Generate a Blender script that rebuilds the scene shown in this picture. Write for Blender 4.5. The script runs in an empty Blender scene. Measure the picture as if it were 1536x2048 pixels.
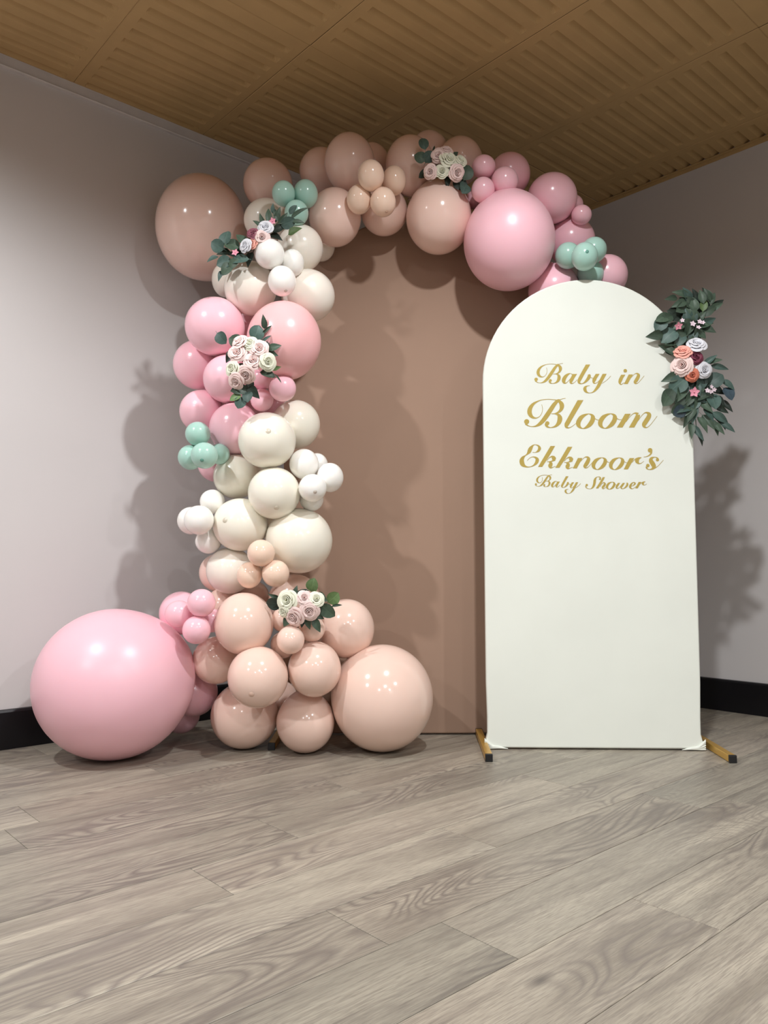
import bpy, bmesh, math, random
from mathutils import Vector, Matrix, Euler
random.seed(7)
scene = bpy.context.scene
col = scene.collection
PI = math.pi

# ------------------------------------------------------------------ camera
cam_d = bpy.data.cameras.new('camera')
cam_d.sensor_fit = 'HORIZONTAL'; cam_d.sensor_width = 36.0
cam_d.lens = 36.0 * 1560.0 / 1536.0
cam_d.clip_start = 0.05
cam = bpy.data.objects.new('camera', cam_d); col.objects.link(cam)
cam.matrix_world = Matrix.Translation((0, 0, 0.694)) @ Matrix([[0.9999985, 0.0017453, -0.0], [0.0001187, -0.0680152, -0.9976843], [-0.0017413, 0.9976828, -0.0680153]]).to_4x4()
scene.camera = cam

# ------------------------------------------------------------------ world, lamps, exposure
world = bpy.data.worlds.new('world'); scene.world = world; world.use_nodes = True
world.node_tree.nodes['Background'].inputs[0].default_value = (0.9, 0.85, 0.8, 1)
world.node_tree.nodes['Background'].inputs[1].default_value = 0.02
scene.view_settings.view_transform = 'Standard'; scene.view_settings.look = 'None'
scene.view_settings.gamma = 1.0; scene.view_settings.use_curve_mapping = False
scene.view_settings.exposure = 0.85
scene.cycles.max_bounces = 7; scene.cycles.caustics_reflective = False; scene.cycles.caustics_refractive = False

def downlight(x, y, watts, size=160, blend=0.50, radius=0.045, color=(0.965, 0.985, 1.0)):
    d = bpy.data.lights.new('downlight', 'SPOT'); d.energy = watts; d.color = color
    d.spot_size = math.radians(size); d.spot_blend = blend; d.shadow_soft_size = radius
    o = bpy.data.objects.new('downlight', d); col.objects.link(o); o.location = (x, y, 2.69)
    return o
downlight(-1.65, 1.35, 78)                      # the two ceiling lamps in front of the camera
downlight(0.45, 1.50, 78)
for x, y in ((-2.5, -0.3), (0.6, -1.1), (2.1, 0.0), (-0.6, -2.5), (1.8, -2.4)):
    downlight(x, y, 60)                         # lamps further back in the room

# ------------------------------------------------------------------ helpers
def tag(o, label=None, cat=None, group=None, kind=None):
    if label: o['label'] = label
    if cat: o['category'] = cat
    if group: o['group'] = group
    if kind: o['kind'] = kind
    return o
def mesh_obj(name, verts, faces, mat, parent=None, smooth=False):
    me = bpy.data.meshes.new(name); me.from_pydata(verts, [], faces); me.update()
    if mat: me.materials.append(mat)
    if smooth: me.polygons.foreach_set('use_smooth', [True] * len(me.polygons))
    return link(name, me, parent)
def link(name, me, parent=None):
    o = bpy.data.objects.new(name, me); col.objects.link(o)
    if parent: o.parent = parent
    return o
def empty(name, loc, rz=0):
    o = bpy.data.objects.new(name, None); col.objects.link(o)
    o.location = loc; o.rotation_euler = (0, 0, rz); o.empty_display_size = 0.1
    return o
def srgb(r, g, b):
    f = lambda c: (c / 255 / 12.92) if c / 255 <= 0.04045 else ((c / 255 + 0.055) / 1.055) ** 2.4
    return (f(r), f(g), f(b), 1)
class NT:
    def __init__(s, name):
        s.m = bpy.data.materials.new(name); s.m.use_nodes = True; s.t = s.m.node_tree
        s.b = s.t.nodes['Principled BSDF']
    def n(s, typ, **kw):
        x = s.t.nodes.new(typ)
        for k, v in kw.items():
            if k.startswith('i_'): x.inputs[k[2:].replace('_', ' ')].default_value = v
            elif k.startswith('n_'): x.inputs[int(k[2:])].default_value = v
            else: setattr(x, k, v)
        return x
    def l(s, a, b): s.t.links.new(a, b)
    def mix(s, fac, a, b, mode='MIX'):
        x = s.n('ShaderNodeMix', data_type='RGBA', blend_type=mode)
        for sock, v in ((x.inputs[0], fac), (x.inputs[6], a), (x.inputs[7], b)):
            if hasattr(v, 'is_output'): s.l(v, sock)
            else: sock.default_value = v
        return x.outputs[2]
    def math(s, op, a, b=0.0, c=0.0, clamp=False):
        x = s.n('ShaderNodeMath', operation=op); x.use_clamp = clamp
        for i, v in enumerate((a, b, c)):
            if hasattr(v, 'is_output'): s.l(v, x.inputs[i])
            else: x.inputs[i].default_value = v
        return x.outputs[0]
    def ramp(s, fac, stops):
        x = s.n('ShaderNodeValToRGB'); e = x.color_ramp.elements
        e[0].position, e[0].color = stops[0]; e[1].position, e[1].color = stops[-1]
        for p, c in stops[1:-1]:
            k = e.new(p); k.color = c
        s.l(fac, x.inputs[0]); return x.outputs[0]
    def bump(s, h, strength, dist):
        x = s.n('ShaderNodeBump'); x.inputs['Strength'].default_value = strength; x.inputs['Distance'].default_value = dist
        s.l(h, x.inputs['Height']); s.l(x.outputs[0], s.b.inputs['Normal'])
G4 = lambda v: (v, v, v, 1)

def mat_simple(name, rgb, rough=0.6, metal=0.0, spec=0.5, noise=0.04, scale=18, bump=0.0, bscale=300, sss=0.0, coat=0.0):
    t = NT(name); tc = t.n('ShaderNodeTexCoord')
    nz = t.n('ShaderNodeTexNoise', i_Scale=scale, i_Detail=3.0); t.l(tc.outputs['Object'], nz.inputs['Vector'])
    c = srgb(*rgb); lo = tuple(v * (1 - noise) for v in c[:3]) + (1,); hi = tuple(min(1, v * (1 + noise)) for v in c[:3]) + (1,)
    t.l(t.ramp(nz.outputs[0], [(0.3, lo), (0.7, hi)]), t.b.inputs['Base Color'])
    t.b.inputs['Roughness'].default_value = rough; t.b.inputs['Metallic'].default_value = metal
    t.b.inputs['Specular IOR Level'].default_value = spec
    if coat: t.b.inputs['Coat Weight'].default_value = coat; t.b.inputs['Coat Roughness'].default_value = 0.06
    if sss:
        t.b.inputs['Subsurface Weight'].default_value = sss
        t.b.inputs['Subsurface Radius'].default_value = (1.0, 0.78, 0.68); t.b.inputs['Subsurface Scale'].default_value = 0.025
    if bump:
        b = t.n('ShaderNodeTexNoise', i_Scale=bscale, i_Detail=4.0); t.l(tc.outputs['Object'], b.inputs['Vector'])
        t.bump(b.outputs[0], bump, 0.002)
    return t.m

def mat_wood():
    t = NT('grey_oak_plank'); tc = t.n('ShaderNodeTexCoord'); oi = t.n('ShaderNodeObjectInfo')
    off = t.n('ShaderNodeVectorMath', operation='SCALE'); off.inputs[0].default_value = (37.0, 91.0, 53.0); t.l(oi.outputs['Random'], off.inputs['Scale'])
    pos = t.n('ShaderNodeVectorMath', operation='ADD'); t.l(tc.outputs['Object'], pos.inputs[0]); t.l(off.outputs[0], pos.inputs[1])
    def mapped(sx, sy):
        m = t.n('ShaderNodeMapping'); m.inputs['Scale'].default_value = (sx, sy, 1); t.l(pos.outputs[0], m.inputs[0]); return m.outputs[0]
    def noise(v, sc, det=4, dist=0.0, rough=0.55):
        x = t.n('ShaderNodeTexNoise', i_Scale=sc, i_Detail=det, i_Distortion=dist, i_Roughness=rough); t.l(v, x.inputs['Vector']); return x.outputs[0]
    broad = noise(mapped(1.0, 7.0), 1.3, 2, 0.6)
    streak = noise(mapped(1.6, 26.0), 1.7, 3, 0.4)
    fine = noise(mapped(9.0, 190.0), 2.2, 2, 0.2, 0.7)
    base = t.ramp(broad, [(0.28, srgb(140, 130, 115)), (0.5, srgb(167, 157, 140)), (0.75, srgb(188, 177, 157))])
    base = t.mix(t.ramp(streak, [(0.32, G4(0.55)), (0.50, G4(0.0))]), base, srgb(118, 107, 98))
    base = t.mix(t.ramp(fine, [(0.36, G4(0.5)), (0.58, G4(0.0))]), base, srgb(106, 96, 88))
    # cathedral grain: contour lines of a stretched height field, only in patches
    field = noise(mapped(1.5, 6.5), 1.0, 1, 0.35)
    rings = t.math('PINGPONG', t.math('MULTIPLY', field, 26.0), 0.5)
    line = t.ramp(rings, [(0.0, G4(1)), (0.34, G4(0))])
    patch = t.ramp(noise(mapped(1.1, 3.0), 1.1, 1), [(0.46, G4(0)), (0.58, G4(0.8))])
    base = t.mix(t.math('MULTIPLY', line, patch), base, srgb(116, 106, 99))
    vo = t.n('ShaderNodeTexVoronoi', i_Scale=1.0); t.l(mapped(2.3, 6.0), vo.inputs['Vector'])
    knot = t.ramp(vo.outputs['Distance'], [(0.02, G4(0.85)), (0.10, G4(0))])
    base = t.mix(knot, base, srgb(88, 80, 76))
    tone = t.n('ShaderNodeMapRange', n_3=0.83, n_4=1.12); t.l(oi.outputs['Random'], tone.inputs[0])
    h2 = t.math('FRACT', t.math('MULTIPLY', oi.outputs['Random'], 17.3))
    tint = t.mix(h2, (1.02, 0.995, 0.97, 1), (0.975, 1.0, 0.985, 1))
    base = t.mix(1.0, base, tint, 'MULTIPLY')
    hs = t.n('ShaderNodeHueSaturation'); hs.inputs['Saturation'].default_value = 0.84; t.l(tone.outputs[0], hs.inputs['Value']); t.l(base, hs.inputs['Color'])
    t.l(hs.outputs[0], t.b.inputs['Base Color'])
    t.b.inputs['Roughness'].default_value = 0.42; t.b.inputs['Specular IOR Level'].default_value = 0.42
    t.bump(fine, 0.12, 0.0008)
    return t.m

def mat_wall():
    t = NT('wall_paint'); tc = t.n('ShaderNodeTexCoord')
    n1 = t.n('ShaderNodeTexNoise', i_Scale=1.4, i_Detail=2.0); t.l(tc.outputs['Object'], n1.inputs['Vector'])
    n2 = t.n('ShaderNodeTexNoise', i_Scale=220.0, i_Detail=3.0); t.l(tc.outputs['Object'], n2.inputs['Vector'])
    base = t.ramp(n1.outputs[0], [(0.3, srgb(209, 205, 204)), (0.7, srgb(214, 210, 209))])
    vo = t.n('ShaderNodeTexVoronoi', i_Scale=2.1); t.l(tc.outputs['Object'], vo.inputs['Vector'])
    base = t.mix(t.ramp(vo.outputs['Distance'], [(0.008, G4(0.5)), (0.03, G4(0))]), base, srgb(168, 158, 150))
    t.l(base, t.b.inputs['Base Color']); t.b.inputs['Roughness'].default_value = 0.55; t.b.inputs['Specular IOR Level'].default_value = 0.35
    t.bump(n2.outputs[0], 0.08, 0.001)
    return t.m

def mat_fabric(name, rgb, rough=0.85, weave=900.0):
    t = NT(name); tc = t.n('ShaderNodeTexCoord')
    w1 = t.n('ShaderNodeTexWave', i_Scale=weave / 6.28); w1.bands_direction = 'X'; t.l(tc.outputs['Object'], w1.inputs['Vector'])
    nz = t.n('ShaderNodeTexNoise', i_Scale=3.0, i_Detail=3.0); t.l(tc.outputs['Object'], nz.inputs['Vector'])
    c = srgb(*rgb); lo = tuple(v * 0.95 for v in c[:3]) + (1,)
    t.l(t.ramp(nz.outputs[0], [(0.3, lo), (0.7, c)]), t.b.inputs['Base Color'])
    t.b.inputs['Roughness'].default_value = rough; t.b.inputs['Specular IOR Level'].default_value = 0.25
    t.b.inputs['Sheen Weight'].default_value = 0.15
    t.bump(nz.outputs[0], 0.15, 0.01)
    return t.m

def mat_leaf(name, rgb, vein):
    t = NT(name); tc = t.n('ShaderNodeTexCoord'); sp = t.n('ShaderNodeSeparateXYZ'); t.l(tc.outputs['Object'], sp.inputs[0])
    oi = t.n('ShaderNodeObjectInfo')
    mid = t.ramp(t.math('ABSOLUTE', sp.outputs['Y']), [(0.0, G4(0.5)), (0.03, G4(0))])
    nz = t.n('ShaderNodeTexNoise', i_Scale=4.0); t.l(tc.outputs['Object'], nz.inputs['Vector'])
    c = srgb(*rgb); base = t.ramp(nz.outputs[0], [(0.3, tuple(v * 0.8 for v in c[:3]) + (1,)), (0.75, tuple(v * 1.2 for v in c[:3]) + (1,))])
    base = t.mix(mid, base, srgb(*vein))
    hs = t.n('ShaderNodeHueSaturation'); mr = t.n('ShaderNodeMapRange', n_3=0.75, n_4=1.3); t.l(oi.outputs['Random'], mr.inputs[0]); t.l(mr.outputs[0], hs.inputs['Value']); t.l(base, hs.inputs['Color'])
    t.l(hs.outputs[0], t.b.inputs['Base Color']); t.b.inputs['Roughness'].default_value = 0.5; t.b.inputs['Specular IOR Level'].default_value = 0.4
    return t.m

M = dict(
    wall=mat_wall(), wood=mat_wood(),
    ceil=mat_simple('tan_ceiling_tile', (193, 161, 114), 0.75, noise=0.05, scale=6, spec=0.2),
    void=mat_simple('dark_void', (30, 22, 14), 0.9), gap=mat_simple('plank_joint', (70, 62, 56), 0.9),
    black=mat_simple('black_baseboard', (14, 14, 18), 0.35, spec=0.4), cap=mat_simple('black_plastic', (18, 18, 20), 0.5),
    gold=mat_simple('gold_metal', (216, 172, 84), 0.34, metal=0.6),
    vinyl=mat_simple('gold_vinyl', (186, 162, 80), 0.4, metal=0.25),
    white=mat_fabric('ivory_stretch_fabric', (240, 244, 235), 0.75), brown=mat_fabric('taupe_stretch_fabric', (166, 137, 118), 0.7),
    trim=mat_simple('cornice_paint', (212, 207, 205), 0.6),
)
def latex(name, rgb, rough, sss=0.3):
    return mat_simple(name, rgb, rough, spec=0.5, noise=0.012, scale=5, sss=sss)
LATEX = {
    'K': latex('pink_latex', (252, 199, 211), 0.22), 'S': latex('salmon_latex', (250, 191, 193), 0.24),
    'P': latex('peach_latex', (243, 213, 199), 0.14), 'O': latex('apricot_latex', (246, 216, 196), 0.14),
    'D': latex('dusty_blush_latex', (245, 213, 201), 0.15), 'C': latex('cream_latex', (247, 241, 227), 0.17),
    'N': latex('ivory_latex', (244, 236, 225), 0.17), 'W': latex('white_latex', (251, 248, 242), 0.17),
    'M': latex('mint_latex', (172, 211, 199), 0.20),
}
BIG_MATTE = latex('matte_pink_latex', (252, 198, 210), 0.34)
TIP = {k: mat_simple('latex_tip_' + n, c, 0.3) for k, n, c in (('K', 'pink', (205, 130, 145)), ('P', 'peach', (226, 192, 175)), ('O', 'apricot', (210, 172, 148)), ('C', 'cream', (215, 205, 187)), ('N', 'ivory', (196, 184, 166)), ('W', 'white', (196, 184, 172)), ('M', 'mint', (95, 150, 135)), ('D', 'dusty', (190, 150, 136)), ('S', 'salmon', (205, 130, 130)))}
ROSE = {'p': mat_simple('blush_petal', (253, 224, 219), 0.6, sss=0.1), 'w': mat_simple('cream_petal', (242, 242, 220), 0.6, sss=0.1), 'x': mat_simple('white_petal', (232, 232, 238), 0.6, sss=0.1),
        'm': mat_simple('mauve_petal', (150, 84, 100), 0.6), 'u': mat_simple('burgundy_petal', (122, 52, 74), 0.6), 'c': mat_simple('coral_petal', (250, 178, 162), 0.6, sss=0.1), 'o': mat_simple('orange_petal', (228, 134, 108), 0.6)}
STAR = {'k': mat_simple('pink_blossom', (238, 158, 178), 0.6), 'l': mat_simple('lilac_blossom', (236, 216, 226), 0.6)}
LEAF = {'g': mat_leaf('green_leaf', (66, 84, 69), (92, 110, 90)), 'e': mat_leaf('eucalyptus_leaf', (71, 94, 87), (104, 124, 114)), 'd': mat_leaf('deep_green_leaf', (42, 54, 46), (66, 80, 70)),
        'b': mat_leaf('bright_green_leaf', (92, 116, 72), (130, 150, 108)), 'n': mat_leaf('blue_green_leaf', (58, 74, 84), (80, 100, 108))}
STEM = mat_simple('green_stem', (70, 90, 60), 0.6)

# ------------------------------------------------------------------ the room (local axes: u along the left wall, v across)
TH = math.radians(41.7)
U1, V1, U0, V0, H = 3.72, 3.21, -4.2, -3.6, 2.71
cs, sn = math.cos(TH), math.sin(TH)
def room(u, v, z=0): return (cs * u - sn * v, sn * u + cs * v, z)
def box_vf(x0, x1, y0, y1, z0, z1):
    v = [(x, y, z) for z in (z0, z1) for y in (y0, y1) for x in (x0, x1)]
    return v, [(0, 2, 3, 1), (4, 5, 7, 6), (0, 1, 5, 4), (2, 6, 7, 3), (0, 4, 6, 2), (1, 3, 7, 5)]
def rbox(name, u0, u1, v0, v1, z0, z1, mat, kind='structure', parent=None):
    v, f = box_vf(u0, u1, v0, v1, z0, z1)
    o = mesh_obj(name, v, f, mat, parent)
    if not parent: o.rotation_euler = (0, 0, TH)
    if kind: o['kind'] = kind
    return o
floor = rbox('floor', U0, U1, V0, V1, -0.10, -0.012, M['gap'])
ceiling = rbox('ceiling', U0, U1, V0, V1, H + 0.05, H + 0.12, M['void'])
rbox('wall_left', U0, U1, V1, V1 + 0.1, -0.1, H + 0.12, M['wall'])
rbox('wall_right', U1, U1 + 0.1, V0, V1 + 0.1, -0.1, H + 0.12, M['wall'])
rbox('wall_back', U0, U1, V0 - 0.1, V0, -0.1, H + 0.12, M['wall'])
rbox('wall_front', U0 - 0.1, U0, V0 - 0.1, V1 + 0.1, -0.1, H + 0.12, M['wall'])

def ledge(name, prof, along, a0, a1, mat):
    # a profile of (distance from wall, z) swept along a wall
    vs, fs = [], []
    n = len(prof)
    for a in (a0, a1):
        for d, z in prof:
            vs.append((a, V1 - d, z) if along == 'left' else (U1 - d, a, z))
    for i in range(n):
        j = (i + 1) % n; fs.append((i, j, n + j, n + i))
    fs += [tuple(range(n)), tuple(range(2 * n - 1, n - 1, -1))]
    o = mesh_obj(name, vs, fs, mat); o.rotation_euler = (0, 0, TH); o['kind'] = 'structure'
    return o
bb = [(0, 0.0), (0.016, 0.0), (0.016, 0.139), (0.012, 0.147), (0, 0.149)]
ledge('baseboard_left', bb, 'left', U0, U1, M['black'])
ledge('baseboard_right', bb, 'right', V0, V1, M['black'])
ledge('trim_1', [(0, H - 0.052), (0.014, H - 0.052), (0.017, H - 0.047), (0.010, H - 0.042), (0.010, H), (0, H)], 'left', U0, U1, M['trim'])
ledge('trim_2', [(0, H - 0.020), (0.004, H - 0.020), (0.004, H - 0.006), (0.022, H - 0.006), (0.022, H - 0.001), (0, H - 0.001)], 'right', V0, V1, M['ceil'])

# floor planks, 190 mm wide and 1.2 m long
def plank_mesh(L, W):
    g, b, t = 0.0006, 0.0014, 0.012
    vs = []
    for z, i in ((-t, g), (-0.0008, g), (0.0, g + b)):
        vs += [(i, i, z), (L - i, i, z), (L - i, W - i, z), (i, W - i, z)]
    fs = [(8, 9, 10, 11)]
    for k in (0, 4):
        for i in range(4):
            j = (i + 1) % 4; fs.append((k + i, k + j, k + 4 + j, k + 4 + i))
    me = bpy.data.meshes.new('plank'); me.from_pydata(vs, [], fs); me.update(); me.materials.append(M['wood']); return me
PW, PL, R0 = 0.1905, 1.205, 0.719
joints = {0: 1.501, 1: 1.127, 2: 0.991, 3: 1.52, 4: 0.893, 5: 1.196, 6: 1.572, 7: 0.655, 9: 1.22, 8: 1.95, 10: 0.35, 11: 1.66, 12: 1.02, -1: 0.62, -2: 1.35}
pm_cache = {}
floor_rot = floor.rotation_euler
for k in range(-13, 14):
    v0 = R0 + PW * k; w = min(PW, V1 - v0)
    if w < 0.005: continue
    j = joints.get(k, (k * 0.437) % PL)
    u = j - PL * math.ceil((j + 1.6) / PL)
    while u < U1 - 0.01:
        a, b = max(u, -1.8), min(u + PL, U1)
        key = (round(b - a, 3), round(w, 3))
        if key not in pm_cache: pm_cache[key] = plank_mesh(b - a, w)
        o = link('plank', pm_cache[key], floor); o.location = (a, v0, 0)
        u += PL

# ceiling tiles: 1.2 x 0.6 m, pressed with 15 grooves
def tile_mesh(lu, lv, g0, ng, pitch, open_end=False):
    ys = [(0, 0.002, 0), (0.003, 0, 0)]
    for i in range(ng):
        c = g0 + i * pitch
        if c + 0.018 > lv - 0.006: break
        for dy, z in ((-0.017, 0), (-0.0166, 0.012), (-0.0135, 0.0185), (-0.009, 0.0195), (0.003, 0.0115), (0.013, 0.004), (0.019, 0)):
            ys.append((c + dy, 0, z))
    ys += [(lv - 0.003, 0, 0), (lv, 0.002, 0)]
    xs = [(0, 0.002, 0), (0.003, 0, 0), (0.042, 0, 0), (0.046, 0, 0.6), (0.054, 0, 1)]
    xs += [(lu, 0, 1)] if open_end else [(lu - 0.058, 0, 1), (lu - 0.048, 0, 0.55), (lu - 0.038, 0, 0), (lu - 0.003, 0, 0), (lu, 0.002, 0)]
    vs, fs = [], []
    for x, ex, g in xs:
        for y, ey, z in ys: vs.append((x, y, max(ex, ey) + z * g))
    ny = len(ys)
    for i in range(len(xs) - 1):
        for j in range(ny - 1):
            a = i * ny + j; fs.append((a, a + 1, a + ny + 1, a + ny))
    me = bpy.data.meshes.new('ceiling_tile'); me.from_pydata(vs, [], fs); me.update(); me.materials.append(M['ceil']); return me
full = tile_mesh(0.6012, 1.1992, 0.085, 15, 0.0736)
edge_r = tile_mesh(0.196, 1.1992, 0.085, 15, 0.0736, True)
edge_l = tile_mesh(0.6012, V1 - 2.355 - 0.001, 0.085, 15, 0.0736)
edge_lr = tile_mesh(0.196, V1 - 2.355 - 0.001, 0.085, 15, 0.0736, True)
rt = random.Random(4)
for i in range(-8, 5):
    u0 = 1.117 + 0.602 * i
    last = i == 4
    for jv in range(-4, 1):
        v0 = 2.355 + 1.2 * jv
        left = jv == 0
        me = (edge_lr if last else edge_l) if left else (edge_r if last else full)
        o = link('ceiling_tile', me, ceiling); o.location = (u0 + 0.0004, v0 + 0.0004, H)
        o.rotation_euler = (math.radians(rt.uniform(-0.10, 0.10)), math.radians(rt.uniform(-0.14, 0.14)), 0)

# ------------------------------------------------------------------ arch boards on gold feet
def arch_outline(w, h, n=40, pinch=0.0):
    r = w / 2; s = h - r; pts = []
    for z in (0.0, 0.012, 0.03, 0.06, 0.12, 0.25, 0.5, 0.8, 1.1):
        pin = pinch * (math.exp(-((z - 0.09) / 0.09) ** 2) - (1.6 if z < 0.035 else 0.0))
        if z < s: pts.append((r - pin, z))
    for i in range(n + 1):
        a = PI * i / n; pts.append((r * math.cos(a), s + r * math.sin(a)))
    for x, z in [(-x, z) for x, z in reversed(pts[:len(pts) - n - 1])]: pts.append((x, z))
    return pts
def arch_cover(name, w, h, t, mat, parent, pinch=0.0):
    pts = arch_outline(w, h, pinch=pinch); n = len(pts)
    cz = h * 0.5; e = 0.006
    rings = []
    for y, ins in ((-t / 2, e), (-t / 2 + e * 0.35, e * 0.3), (-t / 2 + e, 0), (t / 2 - e, 0), (t / 2 - e * 0.35, e * 0.3), (t / 2, e)):
        ring = []
        for x, z in pts:
            sx = (abs(x) - ins) / abs(x) if abs(x) > 1e-6 else 1
            ring.append((x * sx, y, max(z, 0.006 + ins) if z < h / 2 else z - ins * (z - (h - w / 2)) / (w / 2) if z > h - w / 2 else z))
        rings.append(ring)
    vs = [p for r in rings for p in r]; fs = []
    for k in range(len(rings) - 1):
        for i in range(n):
            j = (i + 1) % n; fs.append((k * n + i, k * n + n + i, k * n + n + j, k * n + j))
    fs.append(tuple(range(n))); fs.append(tuple(range(6 * n - 1, 5 * n - 1, -1)))
    o = mesh_obj(name, vs, fs, mat, parent)
    for p in o.data.polygons: p.use_smooth = len(p.vertices) == 4
    return o
def foot(parent, x, y0, y1):
    s = 0.0125
    v, f = box_vf(-s, s, y0 + 0.012, y1 - 0.012, 0.0015, 0.0265)
    o = mesh_obj('foot', v, f, M['gold'], parent); o.location = (x, 0, 0)
    m = o.modifiers.new('bevel', 'BEVEL'); m.width = 0.002; m.segments = 2
    for a, b in ((y0, y0 + 0.0125), (y1 - 0.0125, y1)):
        v, f = box_vf(-s - 0.0006, s + 0.0006, a, b, 0.0, 0.0272)
        c = mesh_obj('end_cap', v, f, M['cap'], o)
        m = c.modifiers.new('bevel', 'BEVEL'); m.width = 0.002; m.segments = 2
    return o
def gather(parent, x, sgn):
    # the bunched hem where the cover is pulled around the foot: a fan of soft folds
    vs, fs = [], []; nu, nv = 12, 7
    for k in range(6):
        z0, reach = 0.040 - 0.0065 * k, 0.018 + 0.012 * k
        b = len(vs)
        for i in range(nu + 1):
            t = i / nu; rad = (0.0062 - 0.0003 * k) * math.sin(PI * (0.16 + 0.80 * t)) ** 0.8
            cx = sgn * (0.010 - (0.010 + reach) * t); cz = z0 + (0.011 - 0.0012 * k - z0) * t ** 0.7 + 0.002 * math.sin(5 * t + k)
            for j in range(nv):
                q = 2 * PI * j / nv; vs.append((cx, -0.0165 - rad * 0.9 * math.cos(q) - 0.001 * (k % 2), max(0.002, cz + rad * math.sin(q))))
        for i in range(nu):
            for j in range(nv): fs.append((b + i * nv + j, b + i * nv + (j + 1) % nv, b + (i + 1) * nv + (j + 1) % nv, b + (i + 1) * nv + j))
    o = mesh_obj('hem_gather', vs, fs, M['white'], parent, True); o.location = (x, 0, 0)
    return o
back = empty('arch_backdrop', (0.18, 3.262, 0))
tag(back, 'tall taupe brown arched fabric backdrop standing behind the balloon garland', 'backdrop')
arch_cover('cover', 1.2, 2.2, 0.03, M['brown'], back)
foot(back, -0.605, -0.277, 0.277); foot(back, 0.605, -0.245, 0.277)

board = empty('arch_sign', (0.788, 2.996, 0), math.radians(-2.14))
tag(board, 'white arched fabric welcome board with gold baby shower lettering', 'sign board')
arch_cover('cover', 0.803, 1.808, 0.03, M['white'], board, 0.004)
foot(board, -0.411, -0.205, 0.243); foot(board, 0.441, -0.197, 0.243)
gather(board, -0.400, -1); gather(board, 0.402, 1)

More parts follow.
